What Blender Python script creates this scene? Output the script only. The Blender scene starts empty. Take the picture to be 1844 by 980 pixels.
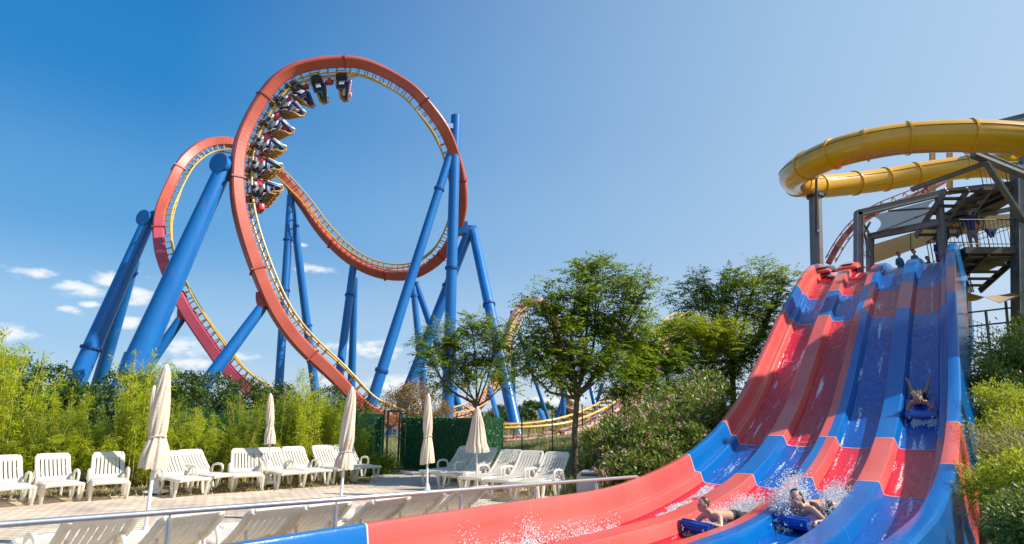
import bpy, bmesh, math, random
import numpy as np
from mathutils import Vector, Matrix, Quaternion
R = math.radians
scene = bpy.context.scene
col = scene.collection
F = 1079.0; CX, CY = 922.0, 490.0; PITCH = math.atan(260.0 / F); CAMZ = 1.6

# ------------------------------------------------------------------ camera, sky, sun
cam_d = bpy.data.cameras.new('camera'); cam = bpy.data.objects.new('camera', cam_d); col.objects.link(cam)
cam.location = (0, 0, CAMZ); cam.rotation_euler = (R(90) + PITCH, 0, 0)
cam_d.sensor_width = 36; cam_d.lens = 36 * F / 1844; cam_d.clip_end = 6000; cam_d.clip_start = 0.05
scene.camera = cam
SUN = Vector((0.75, -0.12, 0.70)).normalized()
SUN_EL = math.asin(SUN.z); SUN_AZ = math.atan2(SUN.x, SUN.y)
sd = bpy.data.lights.new('sun', 'SUN'); sd.energy = 4.6; sd.angle = R(0.53); sd.color = (1.0, 0.955, 0.88)
so = bpy.data.objects.new('sun', sd); col.objects.link(so)
so.rotation_euler = (-SUN).to_track_quat('-Z', 'Y').to_euler(); so.location = SUN * 60
scene.view_settings.view_transform = 'Standard'
try: scene.view_settings.look = 'None'
except Exception: pass
scene.view_settings.exposure = 0.35; scene.view_settings.gamma = 1

def nd(nt, t, **kw):
    n = nt.nodes.new(t)
    for k, v in kw.items():
        if k in n.inputs: n.inputs[k].default_value = v
        else: setattr(n, k, v)
    return n
EXPO = 0.6; SKYK = 10.0 / 2 ** EXPO; scene.view_settings.exposure = EXPO
world = bpy.data.worlds.new('World'); scene.world = world; world.use_nodes = True
nt = world.node_tree; nt.nodes.clear(); lk = nt.links.new
sky = nt.nodes.new('ShaderNodeTexSky'); sky.sky_type = 'NISHITA'; sky.sun_disc = False
sky.sun_elevation = SUN_EL; sky.sun_rotation = SUN_AZ; sky.air_density = 1.0; sky.dust_density = 0.9; sky.ozone_density = 3.0
tc = nt.nodes.new('ShaderNodeTexCoord'); sp = nt.nodes.new('ShaderNodeSeparateXYZ'); lk(tc.outputs['Generated'], sp.inputs[0])
def m(op, a, b=None, c=None):
    n = nt.nodes.new('ShaderNodeMath'); n.operation = op
    for i, x in enumerate((a, b, c)):
        if x is None: continue
        if isinstance(x, (int, float)): n.inputs[i].default_value = x
        else: lk(x, n.inputs[i])
    return n.outputs[0]
az = m('ARCTAN2', sp.outputs[0], sp.outputs[1]); el = m('ARCSINE', sp.outputs[2])
# air tone by elevation, deeper blue away from the sun and paler towards it, blended with the Sky Texture
def ramp(stops):
    r = nt.nodes.new('ShaderNodeValToRGB'); e = r.color_ramp.elements; r.color_ramp.interpolation = 'EASE'
    while len(e) < len(stops): e.new(.5)
    for i, (p, c) in enumerate(stops): e[i].position = p / 90; e[i].color = (*c, 1)
    lk(m('MULTIPLY', el, 2 / math.pi), r.inputs[0]); return r.outputs[0]
rl = ramp([(0, (.56, .70, .88)), (7, (.33, .58, .86)), (16, (.10, .37, .74)), (28, (.010, .235, .62)), (42, (0, .155, .50)), (90, (0, .09, .36))])
rr = ramp([(0, (.68, .76, .88)), (8, (.57, .70, .86)), (20, (.49, .67, .87)), (40, (.44, .65, .87)), (90, (.05, .20, .52))])
hyp = m('SQRT', m('ADD', m('MULTIPLY', sp.outputs[0], sp.outputs[0]), m('MULTIPLY', sp.outputs[1], sp.outputs[1])))
hl_ = math.hypot(SUN.x, SUN.y)
dots = m('DIVIDE', m('ADD', m('MULTIPLY', sp.outputs[0], SUN.x / hl_), m('MULTIPLY', sp.outputs[1], SUN.y / hl_)), m('ADD', hyp, .001))
fz = nd(nt, 'ShaderNodeMapRange'); fz.inputs['From Min'].default_value = -.66; fz.inputs['From Max'].default_value = .58; lk(dots, fz.inputs['Value'])
mxa = nt.nodes.new('ShaderNodeMix'); mxa.data_type = 'RGBA'; lk(fz.outputs[0], mxa.inputs[0]); lk(rl, mxa.inputs[6]); lk(rr, mxa.inputs[7])
sc_ = nt.nodes.new('ShaderNodeMix'); sc_.data_type = 'RGBA'; sc_.blend_type = 'MULTIPLY'; sc_.inputs[0].default_value = 1; lk(mxa.outputs[2], sc_.inputs[6]); sc_.inputs[7].default_value = (SKYK, SKYK, SKYK, 1); sc_.clamp_result = False
mxb = nt.nodes.new('ShaderNodeMix'); mxb.data_type = 'RGBA'; mxb.inputs[0].default_value = .86; lk(sky.outputs[0], mxb.inputs[6]); lk(sc_.outputs[2], mxb.inputs[7])
# small cumulus clouds, placed by direction in the sky (gaussians in azimuth / elevation broken up by noise)
def pix_dir(px, py):
    dx = (px - CX) / F; dv = (CY - py) / F; c, s = math.cos(PITCH), math.sin(PITCH)
    return Vector((dx, c - dv * s, s + dv * c))
CL = [(45, 490, 52, 11), (150, 520, 72, 15), (190, 505, 35, 17), (250, 535, 40, 20), (120, 556, 28, 8), (232, 582, 28, 16), (325, 622, 55, 20), (160, 548, 22, 7),
      (345, 655, 60, 10), (572, 483, 36, 9), (545, 442, 18, 5), (620, 625, 45, 11), (675, 630, 44, 17), (705, 692, 50, 15), (600, 688, 50, 12), (300, 570, 22, 10),
      (1385, 575, 45, 22), (20, 600, 50, 18), (420, 640, 50, 9), (780, 725, 60, 10), (1010, 720, 90, 10)]
acc = None
for (x, y, sx, sy) in CL:
    d = pix_dir(x, y); d.normalize(); a0 = math.atan2(d.x, d.y); e0 = math.asin(d.z)
    d2 = pix_dir(x + sx, y).normalized(); wa = abs(math.atan2(d2.x, d2.y) - a0)
    d3 = pix_dir(x, y - sy).normalized(); we = abs(math.asin(d3.z) - e0)
    da = m('MULTIPLY', m('SUBTRACT', az, a0), 1 / wa); de = m('MULTIPLY', m('SUBTRACT', el, e0), 1 / we)
    g = m('POWER', 2.718, m('MULTIPLY', m('ADD', m('MULTIPLY', da, da), m('MULTIPLY', de, de)), -0.9))
    acc = g if acc is None else m('MAXIMUM', acc, g)
mp = nt.nodes.new('ShaderNodeMapping'); mp.inputs['Scale'].default_value = (1, 1, 2.2); lk(tc.outputs['Generated'], mp.inputs[0])
nz = nd(nt, 'ShaderNodeTexNoise', Scale=30.0, Detail=9.0, Roughness=0.6); lk(mp.outputs[0], nz.inputs['Vector'])
cl = m('ADD', acc, m('MULTIPLY', m('SUBTRACT', nz.outputs['Fac'], 0.5), 2.3))
mr = nd(nt, 'ShaderNodeMapRange'); mr.interpolation_type = 'SMOOTHSTEP'
mr.inputs['From Min'].default_value = 0.30; mr.inputs['From Max'].default_value = 1.15; mr.inputs['To Max'].default_value = 0.9; lk(cl, mr.inputs['Value'])
gate = m('GREATER_THAN', acc, 0.03)
fac = m('MULTIPLY', mr.outputs[0], gate)
mixc = nt.nodes.new('ShaderNodeMix'); mixc.data_type = 'RGBA'; lk(fac, mixc.inputs[0]); lk(mxb.outputs[2], mixc.inputs[6])
mixc.inputs[7].default_value = (6.6, 6.7, 6.9, 1)
bg = nt.nodes.new('ShaderNodeBackground'); bg.inputs['Strength'].default_value = 0.1
lk(mixc.outputs[2], bg.inputs[0]); wo = nt.nodes.new('ShaderNodeOutputWorld'); lk(bg.outputs[0], wo.inputs[0])

# ------------------------------------------------------------------ helpers
def at(px, py, Y):
    d = pix_dir(px, py); t = Y / d.y
    return Vector((d.x * t, Y, CAMZ + d.z * t))
DZ = -.13
def onz(px, py, z=-.13):
    d = pix_dir(px, py); t = (z - CAMZ) / d.z
    return Vector((d.x * t, d.y * t, z))

class MB:
    def __init__(s): s.v = []; s.f = []; s.mi = []; s.sm = []
    def add(s, vs, fs, mi=0, smooth=False):
        o = len(s.v); s.v += [tuple(q) for q in vs]
        for f in fs: s.f.append(tuple(i + o for i in f)); s.mi.append(mi); s.sm.append(smooth)
    def box(s, c, size, rot=None, mi=0, bev=0.0):
        sx, sy, sz = [q / 2 for q in size]; c = Vector(c)
        if bev <= 0:
            pts = [(x, y, z) for x in (-sx, sx) for y in (-sy, sy) for z in (-sz, sz)]
            fs = [(0, 1, 3, 2), (4, 6, 7, 5), (0, 4, 5, 1), (2, 3, 7, 6), (0, 2, 6, 4), (1, 5, 7, 3)]
        else:
            bm = bmesh.new(); bmesh.ops.create_cube(bm, size=1, matrix=Matrix.Diagonal((size[0], size[1], size[2], 1)))
            bmesh.ops.bevel(bm, geom=bm.edges[:] , offset=bev, segments=2, affect='EDGES', profile=0.5)
            bm.verts.ensure_lookup_table(); pts = [v.co.copy() for v in bm.verts]; fs = [[v.index for v in f.verts] for f in bm.faces]; bm.free()
        M = rot if rot is not None else Matrix.Identity(3)
        s.add([M @ Vector(p) + c for p in pts], fs, mi, bev > 0)
    def beam(s, a, b, w, h, up=(0, 0, 1), mi=0):
        a = Vector(a); b = Vector(b); d = (b - a); L = d.length; d.normalize()
        u = Vector(up); x = d.cross(u)
        if x.length < 1e-3: x = d.cross(Vector((1, 0, 0)))
        x.normalize(); u = x.cross(d)
        M = Matrix((x, d, u)).transposed()
        s.box((a + b) / 2, (w, L, h), M, mi)
    def tube(s, a, b, r0, r1=None, n=12, mi=0, caps=True):
        s.path([a, b], [r0, r0 if r1 is None else r1], n, mi, caps)
    def path(s, pts, rad, n=8, mi=0, caps=True, smooth=True, flat=1.0, closed=False):
        pts = [Vector(p) for p in pts]; k = len(pts)
        if not hasattr(rad, '__len__'): rad = [rad] * k
        prev = None; vs = []
        for i in range(k):
            t = (pts[min(i + 1, k - 1)] - pts[max(i - 1, 0)])
            if t.length < 1e-9: t = Vector((0, 0, 1))
            t.normalize()
            if prev is None:
                a = Vector((0, 0, 1)) if abs(t.z) < .9 else Vector((1, 0, 0)); x = t.cross(a).normalized()
            else:
                x = prev - t * prev.dot(t)
                x = x.normalized() if x.length > 1e-6 else t.orthogonal().normalized()
            prev = x; y = t.cross(x)
            for j in range(n):
                A = 2 * math.pi * j / n; vs.append(pts[i] + (x * math.cos(A) + y * math.sin(A) * flat) * rad[i])
        fs = [(i * n + j, i * n + (j + 1) % n, (i + 1) * n + (j + 1) % n, (i + 1) * n + j) for i in range(k - 1) for j in range(n)]
        s.add(vs, fs, mi, smooth)
        if caps: s.add(vs[:n], [tuple(range(n))[::-1]], mi); s.add(vs[-n:], [tuple(range(n))], mi)
    def lathe(s, c, prof, n=24, mi=0, ax=None, smooth=True):
        c = Vector(c); M = ax if ax is not None else Matrix.Identity(3); vs = []
        for (r, z) in prof:
            for j in range(n):
                A = 2 * math.pi * j / n; vs.append(M @ Vector((r * math.cos(A), r * math.sin(A), z)) + c)
        k = len(prof)
        fs = [(i * n + j, i * n + (j + 1) % n, (i + 1) * n + (j + 1) % n, (i + 1) * n + j) for i in range(k - 1) for j in range(n)]
        s.add(vs, fs, mi, smooth)
    def sphere(s, c, r, n=10, mi=0, sc=(1, 1, 1)):
        c = Vector(c); vs = []; m_ = n // 2 + 1
        for i in range(m_ + 1):
            ph = math.pi * i / m_
            for j in range(n):
                A = 2 * math.pi * j / n
                vs.append(c + Vector((r * math.sin(ph) * math.cos(A) * sc[0], r * math.sin(ph) * math.sin(A) * sc[1], r * math.cos(ph) * sc[2])))
        s.add(vs, [(i * n + j, i * n + (j + 1) % n, (i + 1) * n + (j + 1) % n, (i + 1) * n + j) for i in range(m_) for j in range(n)], mi, True)
    def grid(s, P, mi=0, smooth=True, flip=False):   # P: rows of points
        a = len(P); b = len(P[0]); vs = [q for r in P for q in r]
        fs = [(i * b + j, i * b + j + 1, (i + 1) * b + j + 1, (i + 1) * b + j) for i in range(a - 1) for j in range(b - 1)]
        if flip: fs = [f[::-1] for f in fs]
        s.add(vs, fs, mi, smooth)
def tag(o, label=None, cat=None, group=None, kind=None):
    if label: o['label'] = label
    if cat: o['category'] = cat
    if group: o['group'] = group
    if kind: o['kind'] = kind
    return o
def thing(name, loc, label, cat, group=None):
    o = bpy.data.objects.new(name, None); o.empty_display_size = .2; col.objects.link(o); o.location = Vector(loc)
    return tag(o, label, cat, group)
def wloc(p):
    v = Vector((0, 0, 0))
    while p is not None: v += p.location; p = p.parent
    return v
def mkmesh(name, mb):
    me = bpy.data.meshes.new(name); me.from_pydata(mb.v, [], mb.f)
    me.polygons.foreach_set('material_index', mb.mi); me.polygons.foreach_set('use_smooth', mb.sm); me.update(); return me
def obj(name, mb, mats, parent=None, local=False, auto=40):
    if not isinstance(mats, (list, tuple)): mats = [mats]
    if parent is not None and not local:
        o0 = wloc(parent); mb.v = [(x - o0.x, y - o0.y, z - o0.z) for (x, y, z) in mb.v]
    me = mkmesh(name, mb)
    for q in mats: me.materials.append(q)
    o = bpy.data.objects.new(name, me); col.objects.link(o); o.parent = parent
    if auto and any(mb.sm):
        try: me.set_sharp_from_angle(angle=R(auto))
        except Exception: pass
    return o
def np_mesh(name, V, FQ, mats, mi=None, parent=None, smooth=False):
    """V (n,3), FQ (m,4) -> one mesh object (fast path for foliage)"""
    me = bpy.data.meshes.new(name); V = np.asarray(V, np.float32)
    if parent is not None:
        o0 = wloc(parent); V = V - np.array([o0.x, o0.y, o0.z], np.float32)
    k = FQ.shape[1]; me.vertices.add(len(V)); me.vertices.foreach_set('co', V.ravel())
    me.loops.add(FQ.size); me.loops.foreach_set('vertex_index', FQ.ravel().astype(np.int32))
    me.polygons.add(len(FQ)); me.polygons.foreach_set('loop_start', np.arange(0, FQ.size, k, dtype=np.int32))
    try: me.polygons.foreach_set('loop_total', np.full(len(FQ), k, np.int32))
    except Exception: pass
    if mi is not None: me.polygons.foreach_set('material_index', np.asarray(mi, np.int32))
    me.polygons.foreach_set('use_smooth', np.full(len(FQ), smooth))
    me.update(calc_edges=True); me.validate()
    for q in (mats if isinstance(mats, (list, tuple)) else [mats]): me.materials.append(q)
    o = bpy.data.objects.new(name, me); col.objects.link(o); o.parent = parent; return o
def copy_tree(o, loc=None, rz=None, label=None, group=None, parent=None):
    c = o.copy(); col.objects.link(c)
    if parent is not None: c.parent = parent
    if loc is not None: c.location = Vector(loc)
    if rz is not None: c.rotation_euler.z = rz
    if label: c['label'] = label
    if group: c['group'] = group
    for ch in list(o.children): copy_tree(ch, parent=c)
    return c
def catmull(pts, n):
    """pts: list of equal-length tuples; returns n samples per segment (numpy)"""
    P = np.array(pts, float); out = []
    P = np.vstack([2 * P[0] - P[1], P, 2 * P[-1] - P[-2]])
    for i in range(1, len(P) - 2):
        p0, p1, p2, p3 = P[i - 1:i + 3]
        for k in range(n):
            t = k / n
            out.append(.5 * (2 * p1 + (p2 - p0) * t + (2 * p0 - 5 * p1 + 4 * p2 - p3) * t * t + (3 * p1 - p0 - 3 * p2 + p3) * t ** 3))
    out.append(P[-2]); return np.array(out)

# ------------------------------------------------------------------ materials
def principled(name, color, rough=.5, metal=0, coat=0, spec=None):
    mt = bpy.data.materials.new(name); mt.use_nodes = True; b = mt.node_tree.nodes['Principled BSDF']
    b.inputs['Base Color'].default_value = (*color, 1); b.inputs['Roughness'].default_value = rough; b.inputs['Metallic'].default_value = metal
    if coat: b.inputs['Coat Weight'].default_value = coat; b.inputs['Coat Roughness'].default_value = .06
    if spec is not None: b.inputs['Specular IOR Level'].default_value = spec
    return mt
def mat(name, c1, c2=None, scale=3.0, rough=.5, metal=0, coat=0, bump=0, bscale=None, detail=5, dirt=None, dscale=.7, stretch=None, coord='Object', spec=None):
    """painted / worn surface: two tones mixed by noise, optional dirt tone and bump"""
    mt = principled(name, c1, rough, metal, coat, spec); t = mt.node_tree; b = t.nodes['Principled BSDF']; L = t.links.new
    tcn = t.nodes.new('ShaderNodeTexCoord'); src = tcn.outputs[coord]
    if stretch:
        mpn = t.nodes.new('ShaderNodeMapping'); mpn.inputs['Scale'].default_value = stretch; L(src, mpn.inputs[0]); src = mpn.outputs[0]
    if c2 is not None:
        n = nd(t, 'ShaderNodeTexNoise', Scale=scale, Detail=float(detail), Roughness=.6); L(src, n.inputs['Vector'])
        r = t.nodes.new('ShaderNodeValToRGB'); r.color_ramp.elements[0].position = .35; r.color_ramp.elements[1].position = .68
        r.color_ramp.elements[0].color = (*c1, 1); r.color_ramp.elements[1].color = (*c2, 1); L(n.outputs['Fac'], r.inputs[0]); out = r.outputs[0]
        if dirt is not None:
            n2 = nd(t, 'ShaderNodeTexNoise', Scale=dscale, Detail=8.0, Roughness=.7); L(src, n2.inputs['Vector'])
            r2 = t.nodes.new('ShaderNodeValToRGB'); r2.color_ramp.elements[0].position = .55; r2.color_ramp.elements[1].position = .75
            r2.color_ramp.elements[0].color = (0, 0, 0, 1); r2.color_ramp.elements[1].color = (.7, .7, .7, 1); L(n2.outputs['Fac'], r2.inputs[0])
            mx = t.nodes.new('ShaderNodeMix'); mx.data_type = 'RGBA'; L(r2.outputs[0], mx.inputs[0]); L(out, mx.inputs[6]); mx.inputs[7].default_value = (*dirt, 1); out = mx.outputs[2]
        L(out, b.inputs['Base Color'])
    if bump:
        n3 = nd(t, 'ShaderNodeTexNoise', Scale=bscale or scale * 4, Detail=4.0); L(src, n3.inputs['Vector'])
        bp = t.nodes.new('ShaderNodeBump'); bp.inputs['Strength'].default_value = bump; bp.inputs['Distance'].default_value = .02; L(n3.outputs['Fac'], bp.inputs['Height']); L(bp.outputs[0], b.inputs['Normal'])
    return mt
def leafmat(name, cols, trans=.35, rough=.45, gloss=.35):
    """foliage: colour varies per leaf island, some light passes through"""
    mt = bpy.data.materials.new(name); mt.use_nodes = True; t = mt.node_tree; t.nodes.clear(); L = t.links.new
    g = t.nodes.new('ShaderNodeNewGeometry'); r = t.nodes.new('ShaderNodeValToRGB'); e = r.color_ramp.elements
    while len(e) < len(cols): e.new(.5)
    for i, c in enumerate(cols): e[i].position = i / (len(cols) - 1); e[i].color = (*c, 1)
    L(g.outputs['Random Per Island'], r.inputs[0])
    b = t.nodes.new('ShaderNodeBsdfPrincipled'); b.inputs['Roughness'].default_value = rough; b.inputs['Specular IOR Level'].default_value = gloss
    tr = t.nodes.new('ShaderNodeBsdfTranslucent'); hsn = t.nodes.new('ShaderNodeHueSaturation'); hsn.inputs['Value'].default_value = 1.5; hsn.inputs['Hue'].default_value = .485
    L(r.outputs[0], b.inputs['Base Color']); L(r.outputs[0], hsn.inputs['Color']); L(hsn.outputs[0], tr.inputs[0])
    ms = t.nodes.new('ShaderNodeMixShader'); ms.inputs[0].default_value = trans; L(b.outputs[0], ms.inputs[1]); L(tr.outputs[0], ms.inputs[2])
    o = t.nodes.new('ShaderNodeOutputMaterial'); L(ms.outputs[0], o.inputs[0]); return mt

M = {}
M['spine'] = mat('spine_paint', (.52, .105, .062), (.44, .08, .05), .6, .42, dirt=(.30, .10, .075), dscale=.8, spec=.4)
M['spine2'] = mat('spine_pink', (.52, .085, .12), (.46, .07, .10), .6, .45, dirt=(.38, .10, .12), dscale=.25, spec=.35)
M['flange'] = mat('flange_paint', (.36, .05, .04), (.3, .04, .03), 3, .5)
M['railpale'] = mat('rail_pale', (.62, .42, .12), (.52, .34, .10), 3, .5)  # paler, less saturated rail colour for the distant loop
M['spinepale'] = mat('spine_pale', (.52, .27, .22), (.46, .22, .18), 1, .55)  # paler, less saturated spine colour for the distant tracks
M['rail'] = mat('rail_yellow', (.62, .40, .06), (.52, .32, .05), 2, .4, dirt=(.45, .28, .08), dscale=3)
M['railtop'] = mat('rail_worn', (.5, .48, .42), (.38, .36, .32), 4, .35, metal=.4)
M['tie'] = mat('tie_yellow', (.40, .24, .05), (.28, .16, .04), 4, .5)
M['blue'] = mat('support_blue', (.005, .13, .43), (.010, .165, .47), .9, .34, dirt=(.10, .19, .36), dscale=1.3, coat=.1, stretch=(1, 1, .14))
M['bluefl'] = mat('support_flange', (.012, .09, .34), (.01, .07, .3), 2, .45)
M['foot'] = mat('saddle_red', (.62, .05, .05), (.5, .04, .04), 2, .45)
# ------------------------------------------------------------------ roller coaster
VD = Vector((0, math.cos(PITCH), math.sin(PITCH))); VU = Vector((0, -math.sin(PITCH), math.cos(PITCH))); VR = Vector((1, 0, 0))
def track_frames(ctrl, per=24, step=.45):
    """ctrl rows: px, py, Y, hx, hy, g  (h: screen direction from spine to rails, g: degrees that direction turns to the viewer side)"""
    rows = []
    for (px, py, Y, hx, hy, g) in ctrl:
        h = Vector((hx, hy)).normalized(); d = (at(px, py, Y) - Vector((0, 0, CAMZ))).normalized()
        r = d.cross(Vector((0, 0, 1))).normalized(); u = r.cross(d)
        U = (r * h.x - u * h.y) * math.cos(R(g)) - d * math.sin(R(g))
        rows.append((*at(px, py, Y), *U))
    S = catmull(rows, per); P = S[:, :3]; U = S[:, 3:]
    k = np.array([.25, .5, .25])
    for _ in range(60):
        P[1:-1] = .25 * P[:-2] + .5 * P[1:-1] + .25 * P[2:]; U[1:-1] = .25 * U[:-2] + .5 * U[1:-1] + .25 * U[2:]
    L = np.concatenate([[0], np.cumsum(np.linalg.norm(np.diff(P, axis=0), axis=1))]); n = int(L[-1] / step)
    s = np.linspace(0, L[-1], n); P2 = np.stack([np.interp(s, L, P[:, i]) for i in range(3)], 1); U2 = np.stack([np.interp(s, L, U[:, i]) for i in range(3)], 1)
    T = np.gradient(P2, axis=0); T /= np.linalg.norm(T, axis=1)[:, None]
    U2 -= T * (U2 * T).sum(1)[:, None]; U2 /= np.linalg.norm(U2, axis=1)[:, None]; W = np.cross(T, U2)
    return s, P2, T, U2, W
def build_track(label, cat, ctrl, b=1.05, gauge=1.15, off=1.12, tie_step=.95, tie_max=100, group=None, spine_mats=None, split=None, fl_step=9.0, rail_r=.09, rail_m=None):
    s, P, T, U, W = track_frames(ctrl)
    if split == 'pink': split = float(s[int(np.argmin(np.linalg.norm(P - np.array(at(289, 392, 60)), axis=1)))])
    root = thing('coaster_track', (float(P[:, 0].mean()), float(P[:, 1].mean()), 0), label, cat, group)
    mb = MB(); h = b / 2; nv = 8; c = .12 * b
    sec = [(-h, -h + c), (-h + c, -h), (h - c, -h), (h, -h + c), (h, h - c), (h - c, h), (-h + c, h), (-h, h - c)]
    V = [[Vector(P[i] + W[i] * x + U[i] * y) for (x, y) in sec] for i in range(len(s))]
    for i in range(len(s) - 1):
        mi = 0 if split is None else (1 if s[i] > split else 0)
        mb.add(V[i] + V[i + 1], [(j, (j + 1) % 8, 8 + (j + 1) % 8, 8 + j) for j in range(8)], mi, False)
    for f in (V[0][::-1], V[-1]): mb.add(f, [tuple(range(8))])
    # flat welded panels: keep each facet ring slightly polygonal
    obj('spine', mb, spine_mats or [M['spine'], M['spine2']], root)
    for sg in (-1, 1):
        mb = MB(); mb.path([Vector(P[i] + U[i] * off + W[i] * sg * gauge / 2) for i in range(len(s))], rail_r, 8); obj('rail', mb, rail_m or M['rail'], root)
    # ties: cross tube between the rails and two struts down to the spine
    ks = np.arange(.5, s[-1], tie_step); idx = [int(np.argmin(abs(s - q))) for q in ks]
    def tie(mb, i):
        p = Vector(P[i]); u = Vector(U[i]); w = Vector(W[i]); g = gauge / 2
        mb.beam(p + u * (off - .02) - w * g, p + u * (off - .02) + w * g, .065, .09, u)
        for sg in (-1, 1): mb.beam(p + u * (h - .05) + w * sg * g * .75, p + u * (off - .03) + w * sg * g, .055, .09, Vector(T[i]))
    big = idx[:tie_max]; rest = idx[tie_max:]
    for i in big: q = MB(); tie(q, i); obj('tie', q, M['tie'], root)
    if rest:
        q = MB()
        for i in rest: tie(q, i)
        tag(obj('tie', q, M['tie'], root), kind='stuff')
    # bolted flange plates
    for q in np.arange(fl_step * .6, s[-1] - 1, fl_step):
        i = int(np.argmin(abs(s - q))); Mx = Matrix((Vector(W[i]), Vector(T[i]), Vector(U[i]))).transposed(); q2 = MB()
        q2.box(Vector(P[i]), (b * 1.16, .16, b * 1.16), Mx); obj('flange', q2, M['flange'], root)
    return root, (s, P, T, U, W)
MAIN = [(800, 775, 57, -.2, -1, 0), (735, 768, 55, -.2, -1, 0), (690, 752, 53, .25, -1, 0), (652, 730, 52, .5, -.9, 0), (603, 678, 51, .7, -.7, -6), (542, 622, 50.3, .8, -.6, -8), (493, 555, 50, .9, -.45, -12), (452, 455, 50, 1, -.2, -14), (431, 380, 50, 1, -.05, -16),
        (426, 320, 50.3, 1, .05, -16), (432, 262, 50.6, 1, .2, -14), (452, 212, 51, .9, .4, -12), (482, 163, 51.3, .8, .6, -12), (511, 135, 51.6, .6, .8, -12), (547, 119, 52, .3, 1, -13), (602, 111, 52.4, 0, 1, -13), (661, 116, 52.8, -.2, 1, -8),
        (735, 155, 53.4, -.6, .8, 0), (775, 198, 54, -.75, .65, 4), (806, 245, 55, -.9, .4, 6), (830, 320, 57.5, -1, .1, -8), (831, 386, 60, -1, -.15, -5), (806, 447, 62.5, -.8, -.6, 8), (778, 476, 64.5, -.5, -.9, 18), (745, 493, 66.5, -.2, -1, 24), (708, 496, 68, 0, -1, 26), (665, 486, 69.2, .3, -1, 28), (620, 459, 70.3, .5, -.85, 34),
        (578, 415, 71, .7, -.7, 46), (552, 376, 71, .8, -.6, 60), (524, 338, 70.5, .8, -.6, 76), (495, 303, 70, -.75, .6, 80), (455, 272, 69, -.4, .9, 55), (414, 256, 67.5, -.1, 1, 22), (377, 257, 66, .2, 1, 10), (352, 269, 64.5, .55, .85, 4), (327, 294, 63, .8, .55, 2), (307, 334, 61.5, .95, .25, 4),
        (289, 382, 60, 1, 0, 8), (286, 425, 58.8, 1, -.1, 10), (293, 468, 57.8, 1, -.25, 10), (316, 522, 56.8, .9, -.4, 10), (340, 567, 56, .85, -.5, 10), (383, 629, 55, .75, -.65, 8), (418, 676, 54.2, .7, -.7, 6), (455, 706, 53.6, .5, -.85, 4), (510, 742, 53, .3, -1, 0), (560, 762, 52.5, .1, -1, 0)]
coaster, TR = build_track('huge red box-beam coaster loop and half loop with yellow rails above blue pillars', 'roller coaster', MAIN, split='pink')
# spine is red before the split and pink after it, down the half loop
def pillar(root, a, b, r0, r1=None, flanges=(), name='column', bell=None):
    a = Vector(a); b = Vector(b); r1 = r0 if r1 is None else r1; q = MB(); q.tube(a, b, r0, r1, 28); o = obj(name, q, M['blue'], root)
    for t in flanges:
        p = a.lerp(b, t); d = (b - a).normalized(); rr = (r0 + (r1 - r0) * t); q = MB()
        q.tube(p - d * .05, p + d * .05, rr * 1.22, n=28); q.tube(p + d * .08, p + d * .14, rr * 1.22, n=28)
        for k in range(14):
            x = d.orthogonal().normalized(); Q = Quaternion(d, 2 * math.pi * k / 14) @ x
            q.tube(p + Q * rr * 1.13 - d * .1, p + Q * rr * 1.13 + d * .2, .05, n=5)
        obj('flange', q, M['bluefl'], root)
    return o
def down(a, b, z=-.5):
    """extend the line a->b to height z"""
    a = Vector(a); b = Vector(b); t = (z - a.z) / (b.z - a.z); return a + (b - a) * t
def support(label, legs, extra=None, group='blue steel coaster supports'):
    """legs: (px0,py0,Y0, px1,py1,Y1, width px at the top, width px at the bottom, flange fractions)"""
    b0 = at(*legs[0][3:6]); root = thing('coaster_support', (b0.x, b0.y, 0), label, 'coaster support', group)
    for (x0, y0, Y0, x1, y1, Y1, w0, w1, fl) in legs:
        a = at(x0, y0, Y0); b = at(x1, y1, Y1)
        fa = (pix_dir(x0, y0).normalized().dot(VD)) ; 
        r0 = w0 / F * Y0 * .5 / 0.98; r1 = w1 / F * Y1 * .5 / .98
        if b.z < 14 and b.z < a.z - 2:
            c = down(a, b); t = (c - a).length / (b - a).length; r1 = r0 + (r1 - r0) * t; b = c
        pillar(root, a, b, r0, r1, fl)
    if extra: extra(root)
    return root
def cap(root, p, r, d=(1, 0, 0), L=1.2):
    q = MB(); p = Vector(p); d = Vector(d).normalized(); q.tube(p - d * L / 2, p + d * L / 2, r, n=28); q.tube(p - d * (L / 2 + .06), p - d * (L / 2), r * 1.12, n=28); q.tube(p + d * (L / 2), p + d * (L / 2 + .06), r * 1.12, n=28)
    obj('node_joint', q, M['blue'], root)
def saddle(root, p, q0, w=1.0):
    """flared red foot between spine p and pipe top q0"""
    p = Vector(p); q0 = Vector(q0); d = (q0 - p).normalized(); x = d.cross(Vector((0, 1, 0))).normalized(); y = d.cross(x); vs = []
    for t, sx, sy in ((-.25, w * 1.5, w * .5), (.45, w * 1.0, w * .52), (.9, w * .5, w * .5), (1.0, w * .5, w * .5)):
        c = p.lerp(q0, t); vs += [c + x * sx + y * sy, c - x * sx + y * sy, c - x * sx - y * sy, c + x * sx - y * sy]
    m_ = MB(); m_.add(vs, [(4 * i + j, 4 * i + (j + 1) % 4, 4 * i + 4 + (j + 1) % 4, 4 * i + 4 + j) for i in range(3) for j in range(4)] + [(0, 1, 2, 3), (15, 14, 13, 12)])
    obj('saddle', m_, M['spine'], root)
    m_ = MB(); m_.tube(q0 - d * .25, q0 + d * .1, w * .62, n=24); obj('saddle_plate', m_, M['foot'], root)
def ex1(r):
    cap(r, at(405, 300, 50.2), .84, (.25, 1, 0), 1.6)
    m_ = MB(); m_.beam(at(408, 298, 50.3), at(426, 292, 50.4), .7, 1.1); obj('bracket', m_, M['bluefl'], r)
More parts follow.
